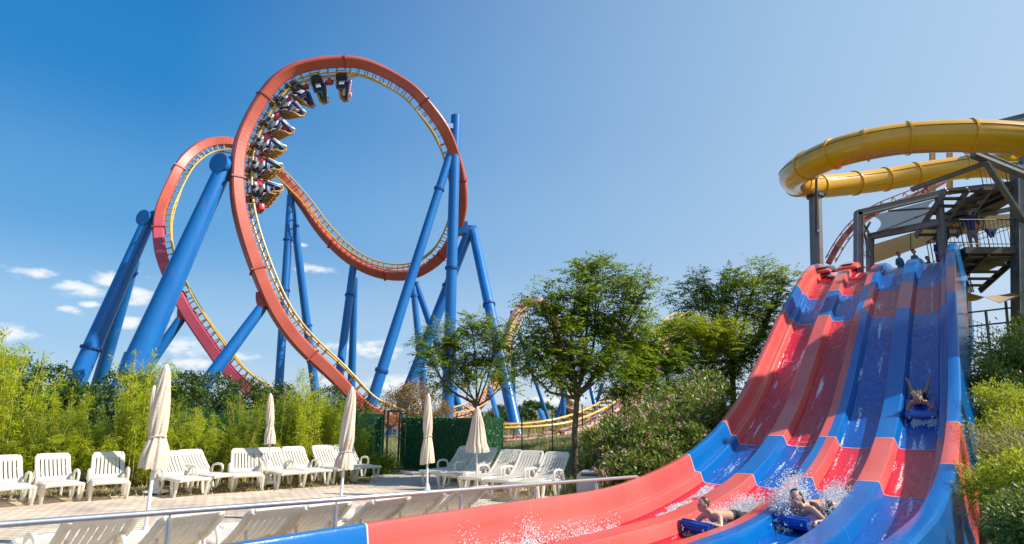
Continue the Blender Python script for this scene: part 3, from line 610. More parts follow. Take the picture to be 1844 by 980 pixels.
# ------------------------------------------------------------------ loungers
M['plastic'] = mat('white_resin', (.88, .86, .82), (.83, .81, .76), 6, .5, dirt=(.6, .57, .5), dscale=2.2)
_t = M['plastic'].node_tree; _b = _t.nodes['Principled BSDF']; _o = [n for n in _t.nodes if n.type == 'OUTPUT_MATERIAL'][0]; _tr = _t.nodes.new('ShaderNodeBsdfTranslucent'); _tr.inputs[0].default_value = (.95, .86, .70, 1)
_ms = _t.nodes.new('ShaderNodeMixShader'); _ms.inputs[0].default_value = .46; _t.links.new(_b.outputs[0], _ms.inputs[1]); _t.links.new(_tr.outputs[0], _ms.inputs[2]); _t.links.new(_ms.outputs[0], _o.inputs[0])
def rbar(mb, pts, w, h, mi=0):   # rounded rectangular bar swept in the xz/yz plane
    mb.path(pts, [w / 2] * len(pts), 8, mi, True, True, flat=h / w)
def lounger(label, back=40):
    root = thing('sun_lounger', (0, 0, 0), label, 'sun lounger', 'white resin sun loungers around the deck')
    W2 = .33
    # seat: x across, y from foot (0) to back hinge (1.25), then reclined back
    def seatz(y): return .335 + .02 * math.sin(y * 2.2) + .02 * (y < .1)
    q = MB(); ys = [0, .04, .12, .4, .8, 1.15, 1.3]
    for sx in (-1, 1): q.path([(sx * (W2 - .035), y, seatz(y) - .005) for y in ys], .034, 8)
    q.path([(-W2 + .03, .03, seatz(0)), (0, .005, seatz(0) + .01), (W2 - .03, .03, seatz(0))], .036, 8)
    ysl = np.arange(.10, 1.24, .082)
    for y in ysl: q.box((0, y, seatz(y) + .012), (2 * W2 - .08, .068, .018), bev=.006)
    q.box((0, .07, seatz(.07) + .010), (2 * W2 - .06, .10, .022), bev=.008)
    obj('seat', q, M['plastic'], root, local=True)
    ang = R(back); yb, zb = 1.22, .36
    def bk(x, t, n=0.0):   # back coordinates: t along, n normal to the face
        cv = -.035 * math.sin(math.pi * min(t / .78, 1)) + n
        return (x, yb + t * math.cos(ang) - cv * math.sin(ang) * -1 * -1, zb + t * math.sin(ang) + cv * math.cos(ang))
    q = MB(); T0 = .80; cols_ = []
    for sx in (-1, 1):
        q.path([bk(sx * (W2 - .04), t) for t in (0, .2, .4, .6, .72)] + [bk(sx * (W2 - .075), .785)], .032, 8)
    # head board, foot board and slats between the slots
    def board(x0, x1, t0, t1, th=.022, nt_=5):
        P0 = [[bk(x0 + (x1 - x0) * a / 2, t0 + (t1 - t0) * b_ / nt_, th / 2) for a in range(3)] for b_ in range(nt_ + 1)]
        P1 = [[bk(x0 + (x1 - x0) * a / 2, t0 + (t1 - t0) * b_ / nt_, -th / 2) for a in range(3)] for b_ in range(nt_ + 1)]
        q.grid(P0, 0, False); q.grid(P1, 0, False, True)
        for c_ in (0, 2):
            for b_ in range(nt_): q.add([P0[b_][c_], P0[b_ + 1][c_], P1[b_ + 1][c_], P1[b_][c_]], [(0, 1, 2, 3)])
        q.add([P0[0][0], P0[0][2], P1[0][2], P1[0][0]], [(0, 1, 2, 3)]); q.add([P0[-1][0], P0[-1][2], P1[-1][2], P1[-1][0]], [(0, 1, 2, 3)])
    ww = W2 - .05; board(-ww, ww, .66, .785); board(-ww + .04, ww - .04, .785, .815, nt_=2); board(-ww, ww, .0, .13)
    ns = 8; gap = .024; sw = (2 * ww - gap * (ns - 1)) / ns
    for k in range(ns): x = -ww + k * (sw + gap); board(x, x + sw, .13, .66)
    obj('backrest', q, M['plastic'], root, local=True)
    for sx in (-1, 1):
        q = MB(); x = sx * (W2 + .025)
        q.path([(x, .92, .30), (x, .86, .44), (x, .88, .52), (x, .95, .555), (x, 1.12, .56), (x, 1.27, .53), (x, 1.33, .46), (x, 1.34, .34)], [.03, .028, .028, .028, .03, .028, .028, .03], 8); obj('armrest', q, M['plastic'], root, local=True)
    for sx in (-1, 1):
        for yc in (.30, 1.08):
            q = MB(); x = sx * (W2 - .01)
            for dy in (-1, 1): q.path([(x, yc + dy * .15, .33), (x, yc + dy * .125, .20), (x, yc + dy * .085, .08), (x, yc + dy * .05, .012)], [.036, .034, .03, .03], 8)
            q.box((x, yc, .022), (.055, .17, .044), bev=.012); obj('leg', q, M['plastic'], root, local=True)
    q = MB()
    for sx in (-1, 1): q.path([(sx * .2, yb + .45 * math.cos(ang), zb + .45 * math.sin(ang) - .02), (sx * .2, 1.66, .31)], .016, 6)
    q.path([(-.2, 1.64, .33), (.2, 1.64, .33)], .014, 6)
    obj('prop', q, M['plastic'], root, local=True)
    q = MB()
    for sx in (-1, 1): q.path([(sx * (W2 - .03), 1.25, .33), (sx * (W2 - .05), 1.55, .31), (sx * .24, 1.72, .30)], .028, 8)
    q.path([(-.24, 1.72, .30), (.24, 1.72, .30)], .026, 8); 
    for sx in (-1, 1): q.path([(sx * .24, 1.70, .30), (sx * .24, 1.70, .012)], .026, 8)
    obj('rear_frame', q, M['plastic'], root, local=True)
    return root
# (foot px, foot py) and (head px, head py): base line of each lounger on the ground
LG = [  # foot px, foot py, head px
    (22, 916, 8, 'lounger in the bamboo row cut off by the left edge of the picture'),
    (113, 908, 97, 'lounger facing the camera by the bamboo, second from the left edge'),
    (196, 903, 196, 'lounger facing the camera just left of the tall twin parasols'),
    (350, 896, 306, 'angled lounger with its head behind the tall closed parasol'),
    (408, 887, 350, 'angled lounger right of the twin parasols with its arm raised'),
    (446, 887, 441, 'lounger facing straight at the camera beside the small back parasol'),
    (530, 881, 490, 'angled lounger crossed by the pole of the small back parasol'),
    (575, 876, 533, 'angled lounger one place right of the small back parasol'),
    (628, 871, 586, 'angled lounger left of the middle parasol pole'),
    (666, 867, 624, 'last lounger of the bamboo row next to the gate path'),
    (772, 877, 835, 'shaded lounger at the back left of the right group by the green fence'),
    (800, 884, 868, 'lounger behind the pole of the half open parasol'),
    (845, 893, 912, 'middle lounger of the right group'),
    (893, 899, 950, 'fourth lounger of the right group in front of the flowering shrubs'),
    (936, 905, 995, 'lounger nearest the grey litter bin'),
]
LF = [  # front row seen from behind: top centre of the back (px, Y), heading of the head end
    (190, 6.15, 'front lounger seen from behind at the bottom left corner'),
    (352, 6.3, 'front lounger seen from behind beside the first rail post'),
    (502, 6.7, 'front lounger seen from behind above the blue slide wall'),
    (590, 7.0, 'front lounger seen from behind left of the second rail post'),
    (702, 7.45, 'front lounger seen from behind just right of the second rail post'),
    (768, 7.95, 'front lounger seen from behind between the second and third rail posts'),
    (850, 8.55, 'front lounger seen from behind at the third rail post'),
]
SC_ = 1.03
lp = lounger('x'); lp.scale = (SC_, SC_, SC_)
for k, (fx, fy, hx, lb) in enumerate(LG):
    fpt = onz(fx, fy); best = None
    for t_ in np.linspace(-80, 80, 641):
        a_2 = R(t_); hp = Vector((fpt.x - math.sin(a_2) * 1.6, fpt.y + math.cos(a_2) * 1.6, .6)); v_ = hp - Vector((0, 0, CAMZ)); px_ = CX + F * v_.x / v_.dot(VD)
        if best is None or abs(px_ - hx) < best[0]: best = (abs(px_ - hx), a_2)
    if k == 0: lp.location = fpt; lp.rotation_euler.z = best[1]; lp['label'] = lb
    else: copy_tree(lp, loc=fpt, rz=best[1], label=lb)
lq = lounger('x', 31); lq.scale = (SC_, SC_, SC_)
for k, (px, Y, lb) in enumerate(LF):
    hd = R(-132 + 4 * math.sin(k * 2.1)) ; d_ = Vector((-math.sin(hd), math.cos(hd), 0)); T_p = at(px, 900, Y); loc = Vector((T_p.x, T_p.y, DZ)) - d_ * 1.87 * SC_
    if k == 0: lq.location = loc; lq.rotation_euler.z = hd; lq['label'] = lb
    else: copy_tree(lq, loc=loc, rz=hd, label=lb)

# ------------------------------------------------------------------ parasols
M['canvas'] = mat('cream_canvas', (.66, .54, .42), (.60, .48, .37), 5, .9, bump=.3, bscale=30, dirt=(.5, .4, .3), dscale=1.5); M['poleW'] = principled('white_pole', (.75, .74, .72), .35)
def parasol(label, top_px, top_py, base_px, base_py, can_frac, rtop, rbot, tie=.62, open_=0, Y=None, seed=0, folds=9):
    base = onz(base_px, base_py)
    if Y: base = Vector((at(base_px, base_py, Y).x, Y, DZ))
    top = at(top_px, top_py, base.y); root = thing('parasol', base, label, 'parasol', 'cream parasols on the deck'); ax = (top - base); H = ax.length; ax.normalize()
    q = MB(); q.tube(base, base + ax * H * .97, .024, n=14); obj('pole', q, M['poleW'], root)
    q = MB(); q.lathe(base, [(.001, .02), (.25, .02), (.27, .035), (.26, .06), (.08, .10), (.045, .2), (.04, .26), (.001, .26)], 24); obj('base', q, M['poleW'], root)
    rg = random.Random(seed); x = ax.orthogonal().normalized(); y = ax.cross(x); n = 72; lv = 26; rows_ = []
    ph = [rg.uniform(0, 6.28) for _ in range(6)]
    for i in range(lv + 1):
        t_ = i / lv; h = H * (1 - can_frac * t_)
        if open_: r_ = rtop + (rbot - rtop) * t_
        else:
            r_ = rtop * (1 + .9 * t_); 
            if t_ < tie: r_ = rtop + (rbot * .82 - rtop) * math.sin(t_ / tie * math.pi / 2) ** .8 - (.25 * rbot) * max(0, (t_ - tie + .2) / .2) ** 2 * .9
            else: r_ = rbot * (.60 + .5 * math.sin((t_ - tie) / (1 - tie) * 1.7))
        row_ = []
        for j in range(n):
            A = 2 * math.pi * j / n; tw = t_ * (1.4 if not open_ else .0)
            am = (.20 + .10 * math.sin(3 * t_ * 3 + ph[0])) * min(1, t_ * 5)
            f = 1 + am * (abs(math.sin(folds * (A + tw) / 2 + .4 * math.sin(5 * t_ + ph[1]))) - .6) + .06 * math.sin(2 * A + ph[2] + 3 * t_) + (.05 * math.sin(17 * A + 9 * t_ + ph[3]) * t_)
            hem = (.035 * abs(math.sin(folds * (A + tw) / 2 + ph[4])) * H * .3 + .02 * math.sin(A + ph[5])) * (t_ > .93)
            row_.append(base + ax * (h - hem) + (x * math.cos(A) + y * math.sin(A)) * r_ * f)
        row_.append(row_[0]); rows_.append(row_)
    q = MB(); q.grid(rows_, 0, True); obj('canopy', q, M['canvas'], root, auto=70)
    if not open_:
        i = int(tie * lv); c = base + ax * (H * (1 - can_frac * tie)); q = MB(); q.path([c + (x * math.cos(a) + y * math.sin(a)) * rbot * .70 + ax * .01 * math.sin(3 * a) for a in np.linspace(0, 6.3, 24)], .014, 6); obj('tie_strap', q, M['canvas'], root)
    q = MB(); q.lathe(top - ax * .02, [(.001, .09), (.025, .08), (.035, .04), (.045, .0), (.03, -.05)], 14); obj('finial', q, M['poleW'], root)
    return root
parasol('tallest closed cream parasol in front of the bamboo on the left', 299, 664, 258, 985, .565, .055, .155, tie=.70, seed=1)
parasol('closed cream parasol half hidden behind the tallest one on the left', 277, 699, 280, 889, .68, .05, .125, tie=.72, seed=2)
parasol('small closed cream parasol at the back in front of the bamboo', 487, 713, 485, 873, .55, .05, .13, tie=.62, seed=3)
parasol('slim closed cream parasol in the middle beside the gate', 634, 703, 609, 938, .60, .055, .15, tie=.8, seed=4)
parasol('closed cream parasol in front of the green hedge fence', 771, 714, 769, 893, .68, .055, .135, tie=.6, seed=5)
parasol('half open cream parasol over the loungers by the green fence', 860, 737, 858, 884, .52, .06, .29, open_=1, seed=6, folds=16)
# ------------------------------------------------------------------ vegetation
def unit(v): return v / (np.linalg.norm(v, axis=-1, keepdims=True) + 1e-9)
def leaf_quads(P, D, N, L, Wd, fold=0):
    """rhombic leaves: base P, direction D, face normal N"""
    S = unit(np.cross(D, N)); L = np.asarray(L)[:, None] if np.ndim(L) else L; Wd = np.asarray(Wd)[:, None] if np.ndim(Wd) else Wd
    Nn = np.cross(S, D)
    a = P; b = P + D * L * .45 + S * Wd * .5 - Nn * L * .05; c = P + D * L - Nn * L * .14; d = P + D * L * .45 - S * Wd * .5 - Nn * L * .05
    V = np.stack([a, b, c, d], 1).reshape(-1, 3); Q = np.arange(len(V)).reshape(-1, 4); return V, Q
def rand_dir(rg, n, up=0.0):
    v = rg.normal(0, 1, (n, 3)); v[:, 2] += up; return unit(v)
def compound(P, D, rg, L=.38, pairs=6, ll=.085, lw=.032, droop=.45):
    """pinnate leaves: every rachis carries pairs of leaflets"""
    n = len(P); Ls = L * rg.uniform(.7, 1.2, n)[:, None]; S = unit(np.cross(D, np.array([0, 0, 1.0]) + rg.normal(0, .15, (n, 3)))); Vs = []
    for k in range(pairs):
        t = (k + 1.0) / pairs; C = P + D * Ls * t + np.array([0, 0, -1.0]) * droop * Ls * t * t * .6
        for sg in (-1, 1):
            d = unit(S * sg + D * .45 + np.array([0, 0, -.35]) + rg.normal(0, .16, (n, 3))); N = unit(np.array([0, 0, 1.0]) + rg.normal(0, .35, (n, 3)))
            Vs.append(leaf_quads(C, d, N, ll * (1.15 - .5 * abs(t - .45)) * rg.uniform(.85, 1.2, n), lw * rg.uniform(.8, 1.2, n))[0])
    Vs.append(leaf_quads(P + D * Ls + np.array([0, 0, -1.0]) * droop * Ls * .6, unit(D + [0, 0, -.5]), unit(np.array([0, 0, 1.0]) + rg.normal(0, .3, (n, 3))), ll, lw)[0])
    V = np.concatenate(Vs); return V, np.arange(len(V)).reshape(-1, 4)
M['bark'] = mat('bark_grey_brown', (.09, .065, .045), (.14, .105, .075), 6, .9, bump=.8, bscale=14, stretch=(1, 1, .25))
M['lf_tree'] = leafmat('leaf_locust', [(.055, .11, .006), (.11, .19, .010), (.20, .29, .013), (.31, .36, .02)], .45)
M['lf_bright'] = leafmat('leaf_locust_bright', [(.10, .19, .008), (.16, .26, .012), (.24, .34, .015), (.30, .36, .02)], .42)
M['lf_bamboo'] = leafmat('leaf_bamboo', [(.18, .28, .008), (.30, .41, .010), (.44, .50, .015), (.54, .50, .03)], .45)
M['lf_bamboo2'] = leafmat('leaf_bamboo_dark', [(.08, .15, .01), (.15, .23, .012), (.26, .33, .015), (.36, .38, .02)], .38)
M['culm'] = mat('bamboo_culm', (.52, .38, .09), (.36, .31, .06), 5, .45, stretch=(1, 1, 3))
M['lf_dark'] = leafmat('leaf_far_tree', [(.025, .055, .010), (.045, .085, .014), (.07, .12, .02), (.10, .15, .025)], .2)
M['lf_ole'] = leafmat('leaf_oleander', [(.06, .10, .012), (.12, .18, .02), (.21, .28, .035), (.34, .37, .09)], .25, gloss=.6)
M['petal'] = leafmat('oleander_petal', [(.55, .22, .22), (.65, .34, .32), (.7, .45, .42)], .4)
M['lf_tam'] = leafmat('leaf_tamarisk', [(.24, .18, .05), (.30, .20, .07), (.36, .25, .10)], .3)
M['lf_hedge'] = leafmat('artificial_hedge', [(.006, .09, .018), (.012, .15, .03), (.02, .21, .045), (.03, .27, .055)], .12, rough=.35, gloss=.6)
M['lf_straw'] = leafmat('dry_grass_blades', [(.20, .22, .05), (.30, .29, .09), (.42, .38, .17), (.15, .19, .04)], .3)
M['lf_litter'] = leafmat('fallen_leaves', [(.22, .14, .06), (.34, .24, .11), (.44, .34, .18)], .1)
M['lf_lime'] = leafmat('leaf_lime', [(.20, .28, .012), (.32, .38, .02), (.44, .44, .03)], .4)
def gz(x, y): return float(ground_z(np.array(x, float), np.array(y, float)))

def branch_tree(name, label, cat, base, trunk_top, lobes, n_twigs, seed, leafmat_, group=None, r0=.09, leaf=(.50, 7, .115, .040), leaves_per=5, fork=None, lean=(0, 0)):
    """trunk, limbs reaching into irregular lobes (centre, radii) and compound leaves at the twig ends"""
    rg = np.random.default_rng(seed); base = Vector(base); root = thing(name, base, label, cat, group)
    tt = Vector(trunk_top); q = MB(); mid_ = base.lerp(tt, .5) + Vector((.06 * math.sin(seed), .0, 0))
    q.path([base - Vector((0, 0, .1)), base.lerp(mid_, .3), mid_, tt], [r0 * 1.35, r0 * 1.05, r0 * .92, r0 * .8], 12); obj('trunk', q, M['bark'], root)
    tips = []; dirs = []; lim = MB(); wts = np.array([l[1][0] * l[1][1] * l[1][2] for l in lobes]) ** .7; wts /= wts.sum()
    for (c, rad), wgt in zip(lobes, wts):
        c = Vector(c); rad = tuple(r_ * 1.12 for r_ in rad); k = max(3, int(n_twigs * wgt * .45)); st = tt.lerp(base, rg.uniform(0, .12)) if True else tt
        ctrl = st.lerp(c, .5) + Vector((0, 0, -.12 * (c - st).length)) + Vector(rg.normal(0, .12, 3)); r_l = r0 * .62
        lim.path([st, st.lerp(ctrl, .5), ctrl, ctrl.lerp(c, .6), c], [r_l, r_l * .85, r_l * .66, r_l * .45, r_l * .3], 8)
        for _ in range(k):
            d = rand_dir(rg, 1, .12)[0]; rr_ = rg.uniform(.35, 1) ** .6; p = c + Vector((d[0] * rad[0] * rr_, d[1] * rad[1] * rr_, d[2] * rad[2] * rr_)) * 1.0
            s0 = ctrl.lerp(c, rg.uniform(.1, 1)); m1 = s0.lerp(p, .5) + Vector((0, 0, rg.uniform(-.02, .12)))
            lim.path([s0, m1, p], [r_l * .22, r_l * .14, .006], 5, caps=False); tips.append(p); dirs.append(unit(np.array(p - s0) + [0, 0, .1]))
            tips.append(m1); dirs.append(unit(np.array(p - s0)))
    obj('limbs', lim, M['bark'], root)
    T = np.array([list(p) for p in tips]); D = np.array(dirs); Pn = np.repeat(T, leaves_per, 0); Dn = np.repeat(D, leaves_per, 0)
    n = len(Pn); d = unit(Dn * .7 + rand_dir(rg, n, .05) * .9 * np.array([1, 1, .6])); Pn = Pn + rg.normal(0, .05, (n, 3))
    V, Q = compound(Pn, d, rg, *leaf); np_mesh('crown', V, Q, leafmat_, parent=root); return root
def lobes_px(items):
    """(px, py, Y, width px, height px) -> lobes"""
    out = []
    for (x, y, Y, w, h) in items:
        k = Y / F; out.append((at(x, y, Y), (w * k / 2, w * k / 2 * .9, h * k / 2)))
    return out
Yt = 17.0
def P3(x, y, Y): return tuple(at(x, y, Y))
def foot(px, Y): p = at(px, 760, Y); return (p.x, Y, gz(p.x, Y))
branch_tree('shade_tree', 'small shade tree with airy pinnate leaves behind the half open parasol', 'tree', foot(868, 19), P3(858, 722, 19),
  lobes_px([(800, 605, 19, 70, 50), (850, 590, 19.4, 60, 50), (895, 600, 19, 60, 50), (775, 650, 18.6, 50, 44), (830, 645, 19.2, 70, 54), (885, 655, 19.4, 64, 56), (845, 685, 18.8, 50, 34), (912, 690, 19, 34, 40), (760, 615, 18.8, 40, 30), (800, 690, 19, 40, 24)]), 330, 3, M['lf_tree'], 'shade trees', r0=.055, leaves_per=5, leaf=(.42, 7, .10, .036))
branch_tree('shade_tree', 'tall shade tree with a dark crown behind the right hand group of loungers', 'tree', foot(1034, 16.5), P3(1040, 700, 16.5),
  lobes_px([(1075, 500, 16.8, 90, 60), (1035, 530, 16.4, 80, 60), (1130, 520, 16.6, 90, 54), (975, 545, 16.5, 80, 50), (1000, 590, 16.3, 100, 70), (1060, 580, 16.8, 100, 70), (1120, 590, 16.9, 100, 70), (960, 625, 16.2, 80, 60), (1030, 640, 16.4, 110, 70), (1100, 650, 16.6, 100, 60), (945, 660, 16.4, 50, 44), (1000, 675, 16.2, 70, 40), (1165, 515, 16.6, 50, 34), (1065, 480, 16.6, 50, 30)]), 560, 11, M['lf_tree'], 'shade trees', r0=.085, leaves_per=5)
branch_tree('shade_tree', 'bright green shade tree filling the gap between the two darker crowns', 'tree', foot(1208, 18.5), P3(1205, 720, 18.5),
  lobes_px([(1160, 612, 18.6, 80, 50), (1140, 650, 18.3, 80, 60), (1195, 640, 18.5, 80, 60), (1165, 690, 18.3, 80, 50), (1215, 600, 18.6, 56, 36), (1225, 690, 18.6, 60, 50), (1110, 700, 18.4, 50, 36)]), 330, 23, M['lf_bright'], 'shade trees', r0=.055, leaves_per=5)
branch_tree('shade_tree', 'tall forked shade tree right beside the upper part of the racing slide', 'tree', foot(1322, 21), P3(1318, 640, 21),
  lobes_px([(1290, 510, 21, 100, 46), (1360, 500, 21.3, 100, 44), (1250, 540, 20.8, 90, 54), (1330, 545, 21, 110, 60), (1395, 530, 21.4, 70, 54), (1275, 590, 20.7, 110, 60), (1345, 600, 21, 110, 66), (1385, 580, 21.4, 60, 50), (1240, 640, 20.6, 80, 60), (1300, 650, 20.8, 100, 60), (1355, 650, 21.2, 60, 50), (1280, 700, 20.6, 90, 50), (1415, 500, 21.2, 40, 24), (1225, 690, 20.6, 50, 50)]), 560, 31, M['lf_tree'], 'shade trees', r0=.11, leaves_per=5, leaf=(.56, 7, .125, .043))
branch_tree('shade_tree', 'lime green low tree in front of the dark forked crown', 'tree', foot(1292, 19), P3(1288, 690, 19),
  lobes_px([(1260, 590, 19, 90, 34), (1310, 600, 19, 80, 34), (1230, 615, 19, 60, 30), (1290, 630, 19, 60, 26)]), 120, 37, M['lf_lime'], 'shade trees', r0=.05, leaves_per=5)

# bamboo clumps: a few shapes, copied along the row
def bamboo_proto(seed, h, spread, n_c, n_l, mats_):
    rg = np.random.default_rng(seed); root = thing('bamboo_clump', (0, 0, 0), 'x', 'bamboo', 'bamboo clumps along the deck')
    q = MB(); pts = []; dr = []
    for k in range(n_c):
        a = rg.uniform(0, 6.28); r_ = spread * .55 * math.sqrt(rg.uniform()); x0, y0 = r_ * math.cos(a), r_ * math.sin(a); hh = h * rg.uniform(.62, 1.05); ln = rg.uniform(.05, .22) * hh
        a2 = a + rg.uniform(-.7, .7); cp = [Vector((x0 + math.cos(a2) * ln * t * t, y0 + math.sin(a2) * ln * t * t, hh * t)) for t in np.linspace(0, 1, 7)]
        r_c = rg.uniform(.009, .019); q.path(cp, [r_c * (1 - .7 * t) for t in np.linspace(0, 1, 7)], 6)
        for _ in range(int(n_l / n_c / 8)):
            t = rg.uniform(.12, 1) ** .75; i = min(5, int(t * 6)); p = cp[i].lerp(cp[i + 1], t * 6 - i); d = rand_dir(rg, 1, .35)[0]; L_ = rg.uniform(.06, .34) * (1.2 - .75 * t)
            e = Vector(d) * L_ + p; 
            for _2 in range(8): pts.append(list(p.lerp(e, rg.uniform(.35, 1)))); dr.append(d)
    obj('culms', q, M['culm'], root, local=True); Pn = np.array(pts); D = np.array(dr); n = len(Pn); Pn += rg.normal(0, .03, (n, 3))
    d = unit(D + rand_dir(rg, n, -.25) * .9); V, Q = leaf_quads(Pn, d, rand_dir(rg, n, .8), rg.uniform(.08, .16, n), rg.uniform(.013, .024, n)); 
    np_mesh('foliage', V, Q, mats_, parent=root); return root
protos = [bamboo_proto(100 + i, 3.0, .62, 19, 6600, M['lf_bamboo'] if i % 3 else M['lf_bamboo2']) for i in range(6)]
BB = [(-30, 690, 13.8), (18, 596, 13.6), (45, 690, 14.4), (85, 705, 13.7), (118, 668, 14.4), (150, 735, 13.8), (178, 705, 14.6), (212, 690, 13.9), (250, 628, 14.0), (232, 745, 15), (300, 745, 14.1), (335, 728, 14.9), (268, 700, 14.8),
      (372, 735, 14.3), (408, 742, 15.2), (440, 712, 14.6), (476, 728, 15.6), (505, 700, 15.2), (541, 668, 15.3), (560, 700, 16.2), (585, 712, 15.8), (618, 735, 16.6), (640, 752, 17.0), (-60, 640, 15), (130, 752, 13.4), (60, 760, 13.5), (345, 765, 14.0), (460, 760, 15.0), (385, 782, 14.2), (285, 790, 13.7), (590, 760, 16.0), (190, 765, 13.4), (20, 770, 13.4), (520, 765, 15.2), (425, 790, 14.8)]
def ordinal(n):
    w = 'first second third fourth fifth sixth seventh eighth ninth tenth eleventh twelfth thirteenth fourteenth fifteenth sixteenth seventeenth eighteenth nineteenth twentieth'.split()
    return w[n - 1] if n <= 20 else ('twenty ' + w[n - 21] if n < 30 else 'thirtieth' if n == 30 else 'thirty ' + w[n - 31])
desc = ['yellow green', 'dense', 'thin leaved', 'bushy', 'upright', 'feathery']; rg_ = random.Random(4); usedp = set()
for k, (px, py, Y) in enumerate(sorted(BB)):
    i = k % len(protos); p = at(px, 800, Y); top = at(px, py, Y).z; sc = (top - DZ) / 3.0
    Y = Y * 1.12 + 1.0; p = at(px, 800, Y); top = at(px, py, Y).z; sc = (top - DZ) / 3.0 * (.96 if 590 < py < 640 else .80 if px < 240 else .97); near = 'at the far left edge' if px < 60 else 'left of the twin parasols' if px < 240 else 'behind the twin parasols' if px < 320 else 'left of the small back parasol' if px < 460 else 'behind the small back parasol' if px < 540 else 'beside the middle parasol' if px < 625 else 'next to the gate path'
    lb = '%s %s bamboo clump, %s from the left, %s' % ('tall' if py < 700 else 'middling' if py < 745 else 'low', desc[i], ordinal(k + 1), near)
    o = protos[i]; 
    if i not in usedp: usedp.add(i); o.location = (p.x, Y, DZ - .02); o.rotation_euler.z = rg_.uniform(0, 6); o['label'] = lb
    else: o = copy_tree(o, loc=(p.x, Y, DZ - .02), rz=rg_.uniform(0, 6), label=lb)
    o.scale = (max(.8, sc * .95), max(.8, sc * .95), sc)

def bush(name, label, cat, base, lobes, n, seed, lmat, leaf=(.09, .03), group=None, flowers=0, stems=8, up=.2):
    rg = np.random.default_rng(seed); base = Vector(base); root = thing(name, base, label, cat, group); q = MB(); Ps = []; Ds = []; N0 = []
    w_ = np.array([l[1][0] * l[1][2] for l in lobes]); w_ = w_ / w_.sum()
    for (c, rad), ww in zip(lobes, w_):
        c = np.array(c); rad = np.array(rad); k = int(n * ww); ncl = max(4, k // 26); cc = rand_dir(rg, ncl, .15); rr_ = rg.uniform(.35, 1, ncl)[:, None] ** .45; C = c + cc * rad * rr_
        idx = rg.integers(0, ncl, k); P = C[idx] + rg.normal(0, .075, (k, 3)) * min(2.2, max(1, rad[0] / .45)); Ps.append(P); Ds.append(unit(cc[idx] + rand_dir(rg, k, up)))
        for _ in range(max(1, int(stems * ww * 2))):
            p = C[rg.integers(0, ncl)]; s0 = np.array(base) + rg.normal(0, .06, 3) * [1, 1, 0]; q.path([Vector(s0), Vector(s0 * .5 + p * .5 + [0, 0, .05]), Vector(p)], [.022, .014, .005], 5)
    obj('stems', q, M['bark'], root); P = np.concatenate(Ps); D = np.concatenate(Ds); k = len(P)
    V, Q = leaf_quads(P, D, rand_dir(rg, k, .9), leaf[0] * rg.uniform(.7, 1.25, k), leaf[1] * rg.uniform(.8, 1.2, k)); np_mesh('foliage', V, Q, lmat, parent=root)
    if flowers:
        sel = rg.choice(k, flowers); Pf = np.repeat(P[sel] + D[sel] * .06, 9, 0) + rg.normal(0, .035, (flowers * 9, 3)); n2 = len(Pf)
        V, Q = leaf_quads(Pf, rand_dir(rg, n2, .4), rand_dir(rg, n2, .5), np.full(n2, .06), np.full(n2, .052)); np_mesh('blossom', V, Q, M['petal'], parent=root)
    return root
# dark trees beyond the bamboo and the far tree line
TREEBK = [(10, 645, 30, 120), (75, 655, 33, 100), (130, 690, 30, 80), (215, 668, 36, 110), (320, 668, 38, 90), (375, 672, 42, 90), (300, 690, 33, 70), (440, 682, 44, 90), (500, 690, 48, 70), (590, 700, 50, 90), (640, 712, 52, 70), (255, 676, 41, 70)]
for k, (px, py, Y, w) in enumerate(TREEBK):
    p = at(px, 760, Y); t_ = at(px, py, Y).z; wm = w * Y / F; g0 = gz(p.x, Y); h = t_ - g0
    lob = [((p.x, Y, g0 + h * .72), (wm * .42, wm * .4, h * .28)), ((p.x - wm * .28, Y + .4, g0 + h * .5), (wm * .3, wm * .3, h * .25)), ((p.x + wm * .3, Y - .3, g0 + h * .48), (wm * .32, wm * .3, h * .27)), ((p.x, Y - .5, g0 + h * .3), (wm * .4, wm * .3, h * .2))]
    where = ('behind the bamboo at the left edge', 'behind the left bamboo', 'low behind the far left pillars', 'between the far left pillars and the thick pillar', 'right of the tallest parasol', 'between parasol and red saddled strut', 'just left of the tallest parasol', 'where the pink track dips', 'left of the slender column pair', 'at the foot of the main loop', 'below the main loop end', 'behind the thickest pillar')[k]
    r_ = bush('background_tree', 'dark green background tree ' + where, 'tree', (p.x, Y, g0), lob, 6500, 200 + k, M['lf_dark'], (.17, .10), 'dark trees beyond the hedge', stems=6)
    q = MB(); q.path([(p.x, Y, g0 - .2), (p.x + .1, Y, g0 + h * .35), (p.x, Y, g0 + h * .6)], [.2, .15, .07], 8); obj('trunk', q, M['bark'], r_)
p = at(742, 745, 27); bush('tamarisk', 'orange tinged feathery bush behind the green fence by the gate', 'bush', (p.x, 27, gz(p.x, 27)), [((at(x, y, 27 + dy)), (w, w, h)) for x, y, dy, w, h in ((715, 735, 0, .8, .8), (750, 722, .5, .9, .8), (775, 738, 0, .8, .7), (735, 712, .3, .5, .5), (800, 752, 0, .5, .5), (770, 712, .4, .35, .35))], 9000, 77, M['lf_tam'], (.11, .035), stems=14)
